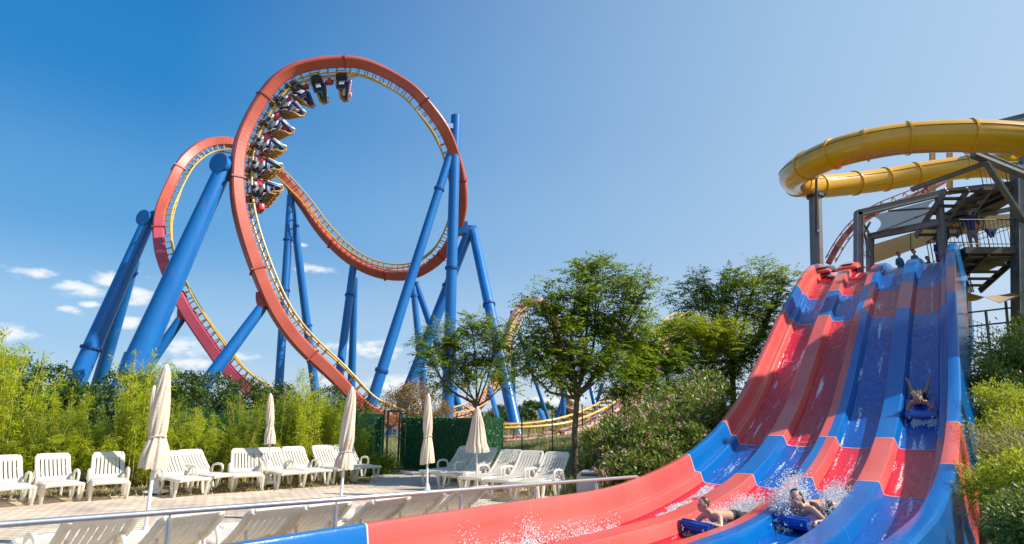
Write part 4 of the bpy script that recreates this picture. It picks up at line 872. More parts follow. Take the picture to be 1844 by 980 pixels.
# oleanders behind the slide wall
OL = [(1095, 792, 14.6, 64, 70), (1140, 800, 14.2, 70, 80), (1180, 778, 14.6, 74, 90), (1225, 752, 15.2, 74, 100), (1262, 735, 15.8, 64, 90), (1240, 800, 14.4, 56, 60), (1195, 830, 13.8, 60, 50), (1130, 842, 13.6, 60, 44), (1075, 835, 14.8, 44, 44), (1165, 735, 17.5, 60, 60), (1275, 700, 17, 50, 60), (1120, 770, 17.5, 50, 50)]
for k, (px, py, Y, w, h) in enumerate(OL):
    c = at(px, py, Y); kx = Y / F; x0 = c.x; g0 = gz(x0, Y); rg2 = random.Random(k); R_ = w * kx * .62
    lob = [((c.x, c.y, c.z), (R_, R_ * .9, h * kx * .5)), ((c.x - R_ * .5, c.y - .15, c.z - h * kx * .25), (R_ * .7, R_ * .6, h * kx * .4)), ((c.x + R_ * .5, c.y, c.z - h * kx * .3), (R_ * .7, R_ * .6, h * kx * .4)), ((c.x, c.y, (c.z + g0) / 2), (R_, R_ * .8, max(.15, (c.z - g0) / 2)))]
    wh = ('left of the litter bin end', 'directly right of the litter bin', 'in the middle of the shrub bank', 'tall beside the red slide wall', 'tallest, under the forked tree', 'touching the blue slide joint', 'low along the red wall', 'low beside the litter bin', 'small behind the last lounger', 'in the back row by the bright tree', 'back row at the slide edge', 'back row under the tall dark tree')[k]
    bush('oleander', 'pink flowering oleander shrub ' + wh, 'shrub', (x0, Y, g0), lob, 3400, 300 + k, M['lf_ole'], (.14, .046), 'flowering oleanders behind the slide wall', flowers=90, stems=10, up=.5)
# artificial hedge fence and gate
M['post'] = principled('fence_post_green', (.01, .035, .02), .4); M['fencebk'] = principled('fence_mesh', (.006, .05, .016), .7)
def hedge_panel(root, a, b, h, seed, dens=900):
    a = Vector(a); b = Vector(b); L_ = (b - a).length; d = (b - a).normalized(); nrm = np.array([d.y, -d.x, 0]); rg = np.random.default_rng(seed); n = int(L_ * h * dens)
    t = rg.uniform(0, L_, n); z = rg.uniform(.02, h + .03, n); P = np.array(a) + np.outer(t, np.array(d)); P[:, 2] += z; sd_ = np.where(rg.uniform(size=n) < .6, 1, -1)[:, None]
    P = P + sd_ * nrm * (rg.uniform(.0, .05, n) + .05 * (np.sin(t * 9 + 2 * np.sin(z * 3 + t)) > .1))[:, None]; P[:, 2] += .04 * np.sin(t * 5 + seed) * (z > h - .2); D = unit(sd_ * nrm * .8 + rand_dir(rg, n, .0) * [1, 1, 1.6]); V, Q = leaf_quads(P, D, rand_dir(rg, n, .2), rg.uniform(.06, .15, n), rg.uniform(.010, .02, n)); np_mesh('hedge_screen', V, Q, M['lf_hedge'], parent=root)
    q = MB(); q.beam(a + Vector((0, 0, h / 2)), b + Vector((0, 0, h / 2)), .02, h - .04); obj('mesh_panel', q, M['fencebk'], root)
def fence(label, pts, h, seed):
    root = thing('hedge_fence', pts[0], label, 'fence', 'green artificial hedge fence')
    for k in range(len(pts) - 1): hedge_panel(root, pts[k], pts[k + 1], h, seed + k)
    for p_ in pts: q = MB(); q.tube(p_, Vector(p_) + Vector((0, 0, h + .12)), .025, n=10); q.sphere(Vector(p_) + Vector((0, 0, h + .12)), .03, 8); obj('post', q, M['post'], root)
def fp(px, Y): p = at(px, 800, Y); return (p.x, Y, DZ - .02)
fence('green artificial hedge fence to the right of the gate behind two parasols', [fp(722, 21.5), fp(772, 20.9), fp(822, 20.3), fp(866, 19.8)], 1.72, 500)
fence('dark return panel of the green hedge fence behind the half open parasol', [fp(868, 19.7), fp(905, 21.4)], 1.72, 510)
fence('green artificial hedge fence behind the bamboo to the left of the gate', [fp(x, 21.8 - .004 * (690 - x)) for x in (690, 640, 590, 530, 470, 410, 350, 290)], 1.85, 520)
fence('green artificial hedge fence behind the bamboo at the far left', [fp(x, 19) for x in (150, 90, 30, -30)], 1.75, 540)
gt = thing('gate', fp(705, 21.6), 'dark open framed gate between the green hedge fences with a small notice', 'gate')
a0 = Vector(fp(697, 21.7)); a1 = Vector(fp(718, 21.5))
for p_ in (a0, a1): q = MB(); q.beam(p_, p_ + Vector((0, 0, 1.95)), .06, .06, (1, 0, 0)); obj('gate_post', q, M['post'], gt)
q = MB(); q.beam(a0 + Vector((0, 0, 1.93)), a1 + Vector((0, 0, 1.93)), .06, .06); obj('lintel', q, M['post'], gt)
q = MB(); q.box(a0.lerp(a1, .62) + Vector((0, .0, 1.25)), (.2, .015, .27)); obj('notice', q, principled('notice_white', (.6, .6, .58), .5), gt)
q = MB(); q.box(a0.lerp(a1, .62) + Vector((0, -.012, 1.27)), (.12, .008, .10)); q.box(a0.lerp(a1, .62) + Vector((0, -.012, 1.17)), (.15, .008, .02)); obj('notice_print', q, principled('notice_grey', (.2, .2, .2), .6), gt)
q = MB(); e0 = a1 + Vector((.35, -.75, 0))
for z in (.1, 1.0, 1.85): q.beam(a1 + Vector((0, 0, z)), e0 + Vector((0, 0, z)), .035, .035)
q.beam(e0 + Vector((0, 0, .08)), e0 + Vector((0, 0, 1.87)), .035, .035, (1, 0, 0)); obj('gate_leaf', q, M['post'], gt)
# wire mesh fence across the meadow on the right
wf = thing('wire_fence', fp(905, 21.4), 'thin wire fence with slim posts crossing the meadow behind the trees', 'fence')
WP = [fp(905, 21.4), fp(940, 21.2), fp(995, 21.0), fp(1050, 20.8), fp(1105, 20.6), fp(1160, 20.4)]; WP = [Vector((a, b_, gz(a, b_))) for a, b_, c in WP]
for p_ in WP: q = MB(); q.tube(p_, p_ + Vector((0, 0, 1.8)), .02, n=8); obj('post', q, M['post'], wf)
q = MB()
for a, b_ in zip(WP, WP[1:]):
    for z in np.linspace(.1, 1.7, 9): q.tube(a + Vector((0, 0, z)), b_ + Vector((0, 0, z)), .0035, n=4)
obj('wires', q, M['post'], wf)
# grass and ground cover
def grass(name, region, n, seed, lm, L=(.15, .45), zfun=gz, lean=.35, clump=0):
    rg = np.random.default_rng(seed); P = []
    x0, x1, y0, y1, test = region; X = rg.uniform(x0, x1, n * 3); Y_ = rg.uniform(y0, y1, n * 3); ok = test(X, Y_)
    if clump: ok &= (fnoise(X * 3, Y_ * 3, 1.6) + rg.normal(0, .4, len(X))) > clump
    X = X[ok][:n]; Y_ = Y_[ok][:n]; Z = ground_z(X, Y_) - .01; n = len(X); P = np.stack([X, Y_, Z], 1); D = unit(rg.normal(0, lean, (n, 3)) + [0, 0, 1.0]); N = rand_dir(rg, n); V, Q = leaf_quads(P, D, N, rg.uniform(*L, n), rg.uniform(.012, .03, n) * (1 + L[1])); tag(np_mesh(name, V, Q, lm), kind='stuff')
def wu(X, Y_):
    dx = X - O0[0]; dy = Y_ - O0[1]; return dx * WD[0] + dy * WD[1], dx * UD[0] + dy * UD[1]
def t_mid(X, Y_): w, u = wu(X, Y_); return (w < -.85) & (Y_ > 13.6 + .9 * np.clip(1.5 - X, 0, 4) * .9) & ((X > -1.6) | (Y_ > 17.5)) & ((X < -4.6) | (X > -1.2) | (Y_ < 15.5) | (Y_ > 27))
grass('meadow_grass', (-8, 10, 13.4, 30, t_mid), 26000, 1, M['lf_straw'], (.10, .34), clump=-.2)
grass('field_grass', (-10, 60, 28, 90, lambda X, Y_: (wu(X, Y_)[0] < -1)), 26000, 2, M['lf_straw'], (.25, .6), clump=.1)
def t_bank(X, Y_): w, u = wu(X, Y_); return (w > 4.15) & (Y_ > 3)
grass('bank_grass', (5, 26, 3, 34, t_bank), 30000, 3, M['lf_lime'], (.10, .38), clump=.0, lean=.6)
grass('bank_dry_grass', (5, 26, 3, 34, t_bank), 26000, 4, M['lf_straw'], (.12, .42), clump=.1, lean=.7)
grass('dry_litter', (-20, -3.6, 12.2, 17.5, lambda X, Y_: (Y_ > 14.3 + .5 * (X + 7)) & (Y_ > 12.3)), 14000, 6, M['lf_litter'], (.05, .14), lean=1.4)
# scrub on the far hill
rgh = np.random.default_rng(9); k = 0
while k < 46:
    x = rgh.uniform(-10, 75); y = rgh.uniform(62, 170); w, u = wu(np.array(x), np.array(y))
    if w > -2: continue
    r_ = rgh.uniform(.7, 2.2); c = (x, y, gz(x, y) + r_ * .45)
    if k == 0: hb = bush('scrub_bush', 'small rounded scrub bush on the far grassy hill', 'bush', (0, 0, 0), [((0, 0, .45), (1, 1, .55)), ((.6, .1, .3), (.6, .6, .4)), ((-.5, -.2, .35), (.6, .6, .45))], 1400, 900, M['lf_dark'], (.22, .13), 'scrub bushes on the far hill', stems=4); hb.location = (x, y, gz(x, y)); hb.scale = (r_,) * 3
    else: o = copy_tree(hb, loc=(x, y, gz(x, y)), rz=rgh.uniform(0, 6)); o.scale = (r_,) * 3
    k += 1
# right bank shrubs
def bk_bush(px, py, Y, w, h, n, seed, lm, leaf, label, nm='bank_shrub'):
    c = at(px, py, Y); kx = Y / F; g0 = gz(c.x, Y); rr2 = random.Random(seed); lob = [((c.x, c.y, c.z), (w * kx / 2, w * kx / 2 * .8, h * kx / 2))]
    for j in range(4): lob.append(((c.x + rr2.uniform(-.4, .4) * w * kx, c.y + rr2.uniform(-.5, .5), c.z - rr2.uniform(.05, .4) * h * kx), (w * kx * .28, w * kx * .28, h * kx * .3)))
    lob.append(((c.x, c.y, (g0 + c.z) / 2), (w * kx * .4, w * kx * .3, max(.1, (c.z - g0) / 2))))
    bush(nm, label, 'shrub', (c.x, Y, g0), lob, n, seed, lm, leaf, 'shrubs on the bank right of the slide', stems=8, up=.4)
bk_bush(1812, 640, 15.5, 130, 70, 9000, 401, M['lf_ole'], (.09, .04), 'dense green shrub under the tower platform at the right edge')
bk_bush(1785, 680, 14, 60, 60, 4000, 402, M['lf_ole'], (.08, .035), 'dark green shrub touching the right slide wall halfway up')
bk_bush(1835, 600, 18, 50, 70, 3500, 403, M['lf_tree'], (.09, .04), 'taller leafy shrub beside the tower leg at the right edge')
bk_bush(1805, 712, 12, 80, 40, 5000, 404, M['lf_lime'], (.07, .02), 'lime green feathery shrub in the middle of the bank')
bk_bush(1840, 765, 10.5, 110, 50, 5000, 405, M['lf_lime'], (.08, .018), 'yellow green grassy mound at the right edge of the bank')
bk_bush(1850, 860, 8.5, 120, 90, 7000, 406, M['lf_lime'], (.08, .022), 'leafy green shrub low on the bank beside the slide wall')
bk_bush(1860, 935, 7.5, 130, 90, 7000, 407, M['lf_ole'], (.07, .028), 'darkest shrub in the bottom right corner')
bk_bush(1815, 805, 9.5, 90, 50, 5000, 408, M['lf_straw'], (.10, .016), 'dry straw coloured grass tuft halfway down the bank')
bk_bush(672, 838, 19.5, 66, 34, 3500, 409, M['lf_tree'], (.16, .022), 'low dark green tuft of long leaves beside the gate path')
# litter bin
M['conc'] = mat('exposed_aggregate', (.40, .385, .37), (.54, .52, .50), 60, .85, bump=.5, bscale=90, dirt=(.16, .14, .13), dscale=2)
bp_ = onz(1073, 897); lb_ = thing('litter_bin', bp_, 'rounded grey concrete litter bin at the right end of the handrail', 'litter bin')
pr = [(-.38, 0), (-.38, .42), (-.35, .52), (-.27, .57), (.27, .57), (.35, .52), (.38, .42), (.38, 0)]; Mx = Matrix.Rotation(R(-14), 3, 'Z'); q = MB()
fr = [Mx @ Vector((x, -.27, z)) + bp_ for x, z in pr]; bk_ = [Mx @ Vector((x, .33, z)) + bp_ for x, z in pr]; q.add(fr + bk_, [tuple(range(8)), tuple(range(15, 7, -1))] + [(i, i + 8, i + 9, i + 1) for i in range(7)]); obj('body', q, M['conc'], lb_)
q = MB(); q.box(bp_ + Mx @ Vector((-.02, -.272, .26)), (.62, .02, .44), Mx, bev=.008); obj('door', q, M['conc'], lb_)
q = MB(); q.box(bp_ + Mx @ Vector((-.02, -.285, .50)), (.5, .02, .05), Mx); obj('opening', q, M['darkmetal'], lb_)
# ------------------------------------------------------------------ people (one continuous remeshed body each)
def capsule_mb(mb, a, b, ra, rb):
    a = Vector(a); b = Vector(b); mb.path([a, b], [ra, rb], 12); mb.sphere(a, ra, 12); mb.sphere(b, rb, 12)
def human(name, caps, ells, mats, voxel, smooth_=1):
    """caps: (a, b, ra, rb, mat), ells: (centre, radii, mat) -> one continuous mesh, faces coloured by the nearest element"""
    mb = MB()
    for a, b, ra, rb, mi in caps: capsule_mb(mb, a, b, ra, rb)
    for c, r_, mi in ells: mb.sphere(c, 1, 16, 0, r_)
    me = mkmesh(name, mb); o = bpy.data.objects.new('tmp', me); col.objects.link(o)
    md = o.modifiers.new('r', 'REMESH'); md.mode = 'VOXEL'; md.voxel_size = voxel
    ms = o.modifiers.new('s', 'SMOOTH'); ms.factor = .5; ms.iterations = smooth_
    dg = bpy.context.evaluated_depsgraph_get(); me2 = bpy.data.meshes.new_from_object(o.evaluated_get(dg)); bpy.data.objects.remove(o); me2.name = name
    n = len(me2.polygons); C = np.zeros(n * 3); me2.polygons.foreach_get('center', C); C = C.reshape(-1, 3); best = np.full(n, 1e9); mi_ = np.zeros(n, np.int32)
    for a, b, ra, rb, k in caps:
        a = np.array(a, float); b = np.array(b, float); ab = b - a; t = np.clip(((C - a) @ ab) / max(ab @ ab, 1e-9), 0, 1); d = np.linalg.norm(C - (a + t[:, None] * ab), axis=1) - (ra + (rb - ra) * t); s = d < best; best[s] = d[s]; mi_[s] = k
    for c, r_, k in ells:
        q_ = (C - np.array(c)) / np.array(r_); d = (np.linalg.norm(q_, axis=1) - 1) * min(r_); s = d < best; best[s] = d[s]; mi_[s] = k
    me2.materials.clear()
    for m_ in mats: me2.materials.append(m_)
    me2.polygons.foreach_set('material_index', mi_); me2.polygons.foreach_set('use_smooth', [True] * n); me2.update(); return me2
SK = mat('skin_tanned', (.44, .22, .14), (.38, .18, .11), 5, .45); SKW = mat('skin_wet', (.58, .33, .23), (.50, .27, .18), 5, .28, coat=.3)
HD = principled('hair_dark', (.025, .014, .009), .35); HB = principled('hair_brown', (.10, .05, .025), .4); HBL = principled('hair_blonde', (.55, .38, .18), .45); EYE = principled('eye_dark', (.02, .015, .012), .3); LIP = principled('lip', (.36, .10, .08), .4)
CL = {k: mat('cloth_' + k, v, tuple(x * .8 for x in v), 8, .8) for k, v in dict(navy=(.02, .04, .18), red=(.45, .03, .03), white=(.6, .6, .6), teal=(.03, .2, .25), orange=(.6, .2, .04), black=(.02, .02, .025), grey=(.2, .2, .22), royal=(.01, .04, .32)).items()}
def seated(up, shirt, hair):
    cp = [((0, -.12, .96), (0, -.2, 1.42), .15, .16, 1), ((-.17, -.2, 1.46), (.17, -.2, 1.46), .07, .07, 1), ((0, -.2, 1.46), (0, -.17, 1.62), .05, .05, 0)]
    for s in (-1, 1):
        cp += [((s * .1, -.1, .92), (s * .13, .34, .94), .09, .065, 2), ((s * .13, .34, .94), (s * .13, .42, .52), .055, .04, 0), ((s * .13, .42, .50), (s * .13, .56, .47), .04, .03, 3)]
        if up: cp += [((s * .2, -.2, 1.46), (s * .3, -.1, 1.74), .05, .04, 1), ((s * .3, -.1, 1.74), (s * .27, .0, 2.02), .038, .03, 0)]
        else: cp += [((s * .2, -.2, 1.46), (s * .26, -.05, 1.2), .05, .04, 1), ((s * .26, -.05, 1.2), (s * .2, .18, 1.3), .036, .03, 0)]
    el_ = [((0, -.16, 1.74), (.088, .10, .125), 0), ((0, -.20, 1.79), (.1, .10, .115), 4), ((0, -.065, 1.73), (.015, .02, .025), 0)]
    return human('person', cp, el_, [SK, shirt, CL['grey'], CL['white'], hair], .03)
RV = [seated(0, CL['navy'], HBL), seated(1, CL['red'], HB), seated(0, CL['white'], HBL), seated(1, CL['teal'], HD), seated(0, CL['orange'], HB), seated(1, CL['royal'], HBL)]
rd_ = random.Random(8); ordw = ['lowest row', 'second row from the bottom', 'third row from the bottom', 'fourth row from the bottom', 'fourth row from the top', 'third row from the top', 'second row from the top', 'topmost row']
looks = ['in navy shirt', 'in red shirt, arms raised', 'in white shirt', 'in teal shirt, arms raised', 'in orange shirt', 'in bright blue shirt, arms raised']
for k, Mx in enumerate(rows):
    ch = rd_.sample(range(6), 4)
    for j in range(4):
        v = ch[j]; o = bpy.data.objects.new('person', RV[v]); col.objects.link(o)
        o.matrix_world = Mx @ Matrix.Translation(Vector(((j - 1.5) * .74, 0, 0)))
        tag(o, 'rider %s, %s of the coaster train' % (looks[v], ordw[k]), 'person', 'riders on the coaster train')
# slide riders, local frame: x across, y uphill, z off the slide; head points downhill
def hand(cp, w, d, side, k, s=1.0, curl=-.5):
    """palm and five fingers from wrist w heading d"""
    w = Vector(w); d = Vector(d).normalized(); x = Vector((1, 0, 0)); x = (x - d * x.dot(d)).normalized(); n = d.cross(x); pc = w + d * .05 * s
    cp.append((tuple(w), tuple(pc), .024 * s, .028 * s, k)); 
    for i in range(4):
        f0 = pc + x * (i - 1.5) * .020 * s + d * .015 * s; L_ = (.036, .042, .040, .032)[i] * s; f1 = f0 + d * L_ + n * curl * .012; f2 = f1 + (d * .6 + n * curl * 1.2).normalized() * L_ * .8
        cp.append((tuple(f0), tuple(f1), .0095 * s, .009 * s, k)); cp.append((tuple(f1), tuple(f2), .009 * s, .008 * s, k))
    t0 = w + d * .02 * s - x * side * .024 * s; t1 = t0 + (d * .7 - x * side).normalized() * .035 * s; cp.append((tuple(t0), tuple(t1), .012 * s, .010 * s, k)); cp.append((tuple(t1), tuple(t1 + d * .028 * s), .010 * s, .009 * s, k))
def head(el_, cp, c, s=1.0, hair=4, yaw=0.0, long_=0):
    c = Vector(c); Rz = Matrix.Rotation(yaw, 3, 'Z')
    def q(v): return tuple(c + Rz @ (Vector(v) * s))
    el_ += [(q((0, 0, 0)), (.078 * s, .092 * s, .112 * s), 0), (q((0, .035, .035)), (.088 * s, .088 * s, .100 * s), hair), (q((0, -.045, -.06)), (.05 * s, .05 * s, .05 * s), 0), (q((0, -.098, -.018)), (.014 * s, .02 * s, .026 * s), 0),
            (q((-.03, -.082, .012)), (.016 * s, .014 * s, .010 * s), 5), (q((.03, -.082, .012)), (.016 * s, .014 * s, .010 * s), 5), (q((0, -.088, -.056)), (.026 * s, .014 * s, .009 * s), 6),
            (q((-.082, .0, -.005)), (.012 * s, .02 * s, .03 * s), 0), (q((.082, .0, -.005)), (.012 * s, .02 * s, .03 * s), 0)]
    if long_:
        for sx in (-1, 0, 1): cp.append((q((sx * .05, .08, .02)), q((sx * .09, .17, -.14 * long_)), .045 * s, .025 * s, hair))
def prone(kind):
    cp = []; el_ = []; s = dict(boy=.86, woman=.95, girl=.86)[kind]
    sh = .225 if kind == 'woman' else .25; hipy = .74
    top = 1 if kind != 'boy' else 0
    cp += [((0, .20, sh), (0, .42, .235), .105, .095, 0 if kind != 'girl' else 1), ((0, .42, .235), (0, .60, .20), .092, .10, 0 if kind == 'woman' else (1 if kind == 'girl' else 0)), ((-.07, hipy, .18), (.07, hipy, .18), .105, .105, 2), ((0, .60, .20), (0, hipy, .18), .10, .11, 2 if kind == 'boy' else 0),
           ((-.14, .17, sh + .01), (.14, .17, sh + .01), .062, .062, 0), ((0, .15, sh + .03), (0, .06, sh + .12), .048, .045, 0)]
    if kind == 'woman': cp += [((-.10, .30, .235), (.10, .30, .235), .088, .088, 1)]
    for sx in (-1, 1):
        sp_ = .09 if kind != 'woman' else .10
        if kind == 'girl': kn = (sx * .15, 1.08, .10); an = (sx * .22 + .03, 1.40, .24); ft = (sx * .26 + .03, 1.46, .34)
        else: kn = (sx * (.12 if kind == 'boy' else .16), 1.12, .11); an = (sx * (.14 if kind == 'boy' else .24), 1.48, .10); ft = (sx * (.15 if kind == 'boy' else .26), 1.62, .07)
        cp += [((sx * sp_, hipy + .04, .17), kn, .088, .058, 0), (kn, an, .056, .036, 0), (an, ft, .036, .024, 0)]
        if kind == 'boy': cp += [((sx * sp_, hipy + .04, .17), (sx * .105, .98, .145), .097, .085, 2)]
        if kind == 'woman' and sx == 1: el = (.36, .13, .10); wr = (.30, -.02, .12)
        else: el = (sx * .27, .06, .13); wr = (sx * .19, -.10, .19)
        cp += [((sx * .17, .17, sh), el, .050, .040, 0), (el, wr, .039, .026, 0)]; hand(cp, wr, (0, -.8, -.25), sx, 0, 1.0)
    head(el_, cp, (0, -.02 if kind != 'woman' else .0, sh + .20), 1.0, 4, R(-12) if kind == 'boy' else R(25) if kind == 'woman' else 0, 1 if kind != 'boy' else 0)
    if kind == 'girl':
        for a_ in range(7): cp.append(((.03 * (a_ - 3), .02, .55), (.045 * (a_ - 3) + .01, .02 + .03 * (a_ % 3), .63 + .03 * ((a_ * 5) % 3)), .022, .008, 4))
    c1 = [tuple(x * s for x in c[0]) for c in cp]; cp = [(c1[i], tuple(x * s for x in c[1]), c[2] * s, c[3] * s, c[4]) for i, c in enumerate(cp)]; el_ = [(tuple(x * s for x in c), tuple(x * s for x in r_), k) for c, r_, k in el_]
    cloth = dict(boy=(CL['black'], CL['black'], HB), woman=(CL['black'], CL['black'], HD), girl=(CL['black'], CL['black'], HBL))[kind]
    return human('person', cp, el_, [SKW if kind != 'girl' else SK, cloth[0], cloth[1], SK, cloth[2], EYE, LIP], .0095, 2)
M['foam_mat'] = mat('mat_blue_foam', (.008, .06, .38), (.01, .08, .45), 8, .3, coat=.3, bump=.15)
def ride_mat(name, u, w, yaw, label, wd=.27):
    o, X, T, N = slide_frame(u, w, .012); Rm = Matrix((X, T, N)).transposed() @ Matrix.Rotation(yaw, 3, 'Z'); r_ = thing(name, o, label, 'slide mat', 'foam ride mats'); r_.rotation_euler = Rm.to_euler()
    q = MB(); n = 15; prof = [(-.26, .17), (-.335, .158), (-.36, .11), (-.33, .045), (-.24, .02), (0, .012), (.3, .012), (.62, .02)]; th = .028
    P0 = []; P1 = []
    for (y, z) in prof: P0.append([Vector((x, y, z + th)) for x in np.linspace(-wd, wd, 7)]); P1.append([Vector((x, y + (.0), z - .004)) for x in np.linspace(-wd, wd, 7)])
    q.grid(P0, 0, True, True); q.grid(P1, 0, True)
    for e_ in (0, -1):
        q.add([P0[i][e_] for i in range(len(prof))] + [P1[i][e_] for i in range(len(prof))], [(i, i + 1, i + 1 + len(prof), i + len(prof)) for i in range(len(prof) - 1)])
        q.add([P0[e_][i] for i in range(7)] + [P1[e_][i] for i in range(7)], [(i, i + 1, i + 8, i + 7) for i in range(6)])
    q.path([(x, -.27, .175) for x in np.linspace(-wd, wd, 7)], .034, 10)
    obj('pad', q, M['foam_mat'], r_, local=True)
    for sx in (-1, 1): q = MB(); q.tube((sx * .2, -.366, .12), (sx * .2, -.372, .12), .022, n=14); obj('grommet', q, CL['white'], r_, local=True)
    return Rm, o
for kind, u, w, yaw, lb, ml in (('boy', -2.95, PW + .02, R(-20), 'boy with short brown hair lying on a blue mat in the second lane', 'blue foam mat under the boy in the red second lane'),
                                ('woman', -1.95, 2 * PW - .02, R(-16), 'dark haired woman in a black bikini lying on a mat amid splashing water', 'blue foam mat under the dark haired woman'),
                                ('girl', 3.75, 3 * PW - .01, R(4), 'girl with blonde hair and raised feet sliding down the far right lane', 'blue foam mat under the blonde girl in the far right lane')):
    Rm, o0_ = ride_mat('slide_mat', u, w, yaw, ml); me = prone(kind); ob = bpy.data.objects.new('person', me); col.objects.link(ob)
    Rl = Rm.to_4x4(); Rl.translation = o0_ + Rm @ Vector((0, -.10, .02)); ob.matrix_world = Rl; tag(ob, lb, 'person')
# standing figures at the top
def standing(shirt, short, hair, s, bent=0):
    cp = [((0, 0, .92), (0, bent * .1, 1.38), .13, .15, 1), ((-.15, bent * .1, 1.42), (.15, bent * .1, 1.42), .06, .06, 1), ((0, bent * .1, 1.4), (0, bent * .15, 1.58), .05, .05, 0), ((0, 0, .78), (0, 0, .95), .135, .13, 2)]
    for sx in (-1, 1): cp += [((sx * .09, 0, .85), (sx * .10, .02, .48), .085, .06, 2 if True else 0), ((sx * .10, .02, .48), (sx * .11, 0, .08), .055, .035, 0), ((sx * .11, .0, .05), (sx * .12, -.13, .03), .035, .03, 0), ((sx * .19, bent * .1, 1.42), (sx * .27, 0, 1.16), .05, .04, 1), ((sx * .27, 0, 1.16), (sx * .24, -.14, .95), .036, .028, 0), ((sx * .24, -.14, .95), (sx * .24, -.17, .87), .03, .022, 0)]
    el_ = [((0, bent * .15, 1.69), (.085, .1, .12), 0), ((0, bent * .15 + .03, 1.73), (.095, .095, .105), 4), ((0, bent * .15 - .1, 1.68), (.014, .02, .025), 0)]
    cp = [(tuple(x * s for x in a), tuple(x * s for x in b), c * s, d * s, e) for a, b, c, d, e in cp]; el_ = [(tuple(x * s for x in a), tuple(x * s for x in b), c) for a, b, c in el_]
    return human('person', cp, el_, [SK, shirt, short, SK, hair], .022)
def put(me, loc, rz, label):
    o = bpy.data.objects.new('person', me); col.objects.link(o); o.location = loc; o.rotation_euler.z = rz; tag(o, label, 'person'); return o

# ------------------------------------------------------------------ tower, landing and stairs
TW = 22.0
tower = thing('slide_tower', (at(1790, 700, TW).x, TW, 2), 'dark steel stair tower with landings, railing and shade net at the top of the slides', 'tower')
M['wood'] = mat('weathered_planks', (.10, .075, .055), (.16, .12, .09), 2.5, .85, stretch=(1, 1, 6), bump=.3); M['tan'] = mat('tan_panel', (.78, .50, .18), (.72, .45, .16), 1.5, .6, dirt=(.42, .27, .12), dscale=1)
def bm2(name, x0, y0, x1, y1, wpx, Ya=TW, Yb=None, mt=None, depth=None):
    Yb = Ya if Yb is None else Yb; a = at(x0, y0, Ya); b = at(x1, y1, Yb); w = wpx / F * Ya * 1.05; q = MB(); q.beam(a, b, depth or w, w); 
    if w > .12:   # I-section lips so that it reads as rolled steel
        up = Vector((0, 0, 1)); d = (b - a).normalized(); x = d.cross(up); x = x.normalized() if x.length > .01 else Vector((1, 0, 0)); u = x.cross(d)
        for s in (-1, 1): q.beam(a + u * s * w * .5, b + u * s * w * .5, (depth or w) * 1.35, w * .12, u)
    return obj(name, q, mt or M['steel'], tower)
for (x0, y0, x1, y1, w, Ya, Yb) in [(1546, 383, 1546, 500, 10, 22, 22), (1567, 425, 1567, 500, 8, 23.5, 23.5), (1690, 345, 1700, 470, 8, 22, 22), (1834, 300, 1838, 640, 15, 21, 21), (1846, 280, 1850, 640, 12, 24, 24), (1742, 470, 1744, 600, 5, 24, 24)]: bm2('column', x0, y0, x1, y1, w, Ya, Yb)
for (x0, y0, x1, y1, w, Ya, Yb) in [(1543, 385, 1692, 349, 10, 22, 22), (1563, 427, 1697, 400, 9, 23.5, 22), (1692, 347, 1840, 330, 8, 22, 21), (1640, 342, 1778, 293, 6, 21, 19.5), (1752, 276, 1850, 316, 11, 19.3, 20.5), (1775, 292, 1850, 408, 7, 19.3, 21), (1700, 402, 1842, 372, 6, 24, 23), (1560, 432, 1546, 388, 4, 23, 22), (1846, 285, 1838, 330, 9, 21, 21)]: bm2('beam', x0, y0, x1, y1, w, Ya, Yb)
for (x0, y0, x1, y1) in [(1567, 424, 1690, 376), (1600, 380, 1690, 374), (1548, 392, 1568, 426), (1800, 338, 1832, 365), (1545, 440, 1567, 400)]: bm2('brace', x0, y0, x1, y1, 3, 22.4, 22.4, M['steeldk'])
# upper landing underside and hanging stair: treads one above the other
def slab(name, c, th, mt):   # c: four plan corners at the top
    q = MB(); lo = [Vector(p) - Vector((0, 0, th)) for p in c]; q.add(list(c) + lo, [(0, 1, 2, 3), (7, 6, 5, 4), (0, 4, 5, 1), (1, 5, 6, 2), (2, 6, 7, 3), (3, 7, 4, 0)]); return obj(name, q, mt, tower)
zu = at(1765, 345, 21.5).z; a = at(1775, 340, 21); b = at(1845, 335, 21)
slab('landing', [Vector((at(1772, 345, 21.0).x, 21.0, zu)), Vector((at(1860, 345, 21.0).x, 21.0, zu)), Vector((at(1860, 345, 21.0).x + 1, 25.5, zu)), Vector((at(1772, 345, 21.0).x + 1, 25.5, zu))], .12, M['wood'])
for k in range(7):
    t_ = k / 6; Yk = 21.3 + 1.9 * t_; p = at(1697, 398, 22); zt = zu - .05 - t_ * 1.15
    q = MB(); xa = at(1697, 360, 21.5).x; xb = at(1775, 360, 21.5).x; q.box(((xa + xb) / 2, Yk, zt), (xb - xa, .27, .05)); obj('tread', q, M['wood'], tower)
for x in (1697, 1736, 1775): q = MB(); xa = at(x, 360, 21.5).x; q.beam((xa, 21.2, zu - .02), (xa, 23.3, zu - 1.25), .06, .22); obj('stringer', q, M['steel'], tower)
for x in (1790, 1812): q = MB(); xa = at(x, 350, 21.5).x; q.beam((xa, 21.1, zu - .2), (xa, 25.4, zu - .2), .08, .16); obj('joist', q, M['steeldk'], tower)
for x, y0, y1 in ((1760, 345, 395), (1788, 342, 388)): bm2('column', x, y0, x + 2, y1, 6, 23.4, 23.4)
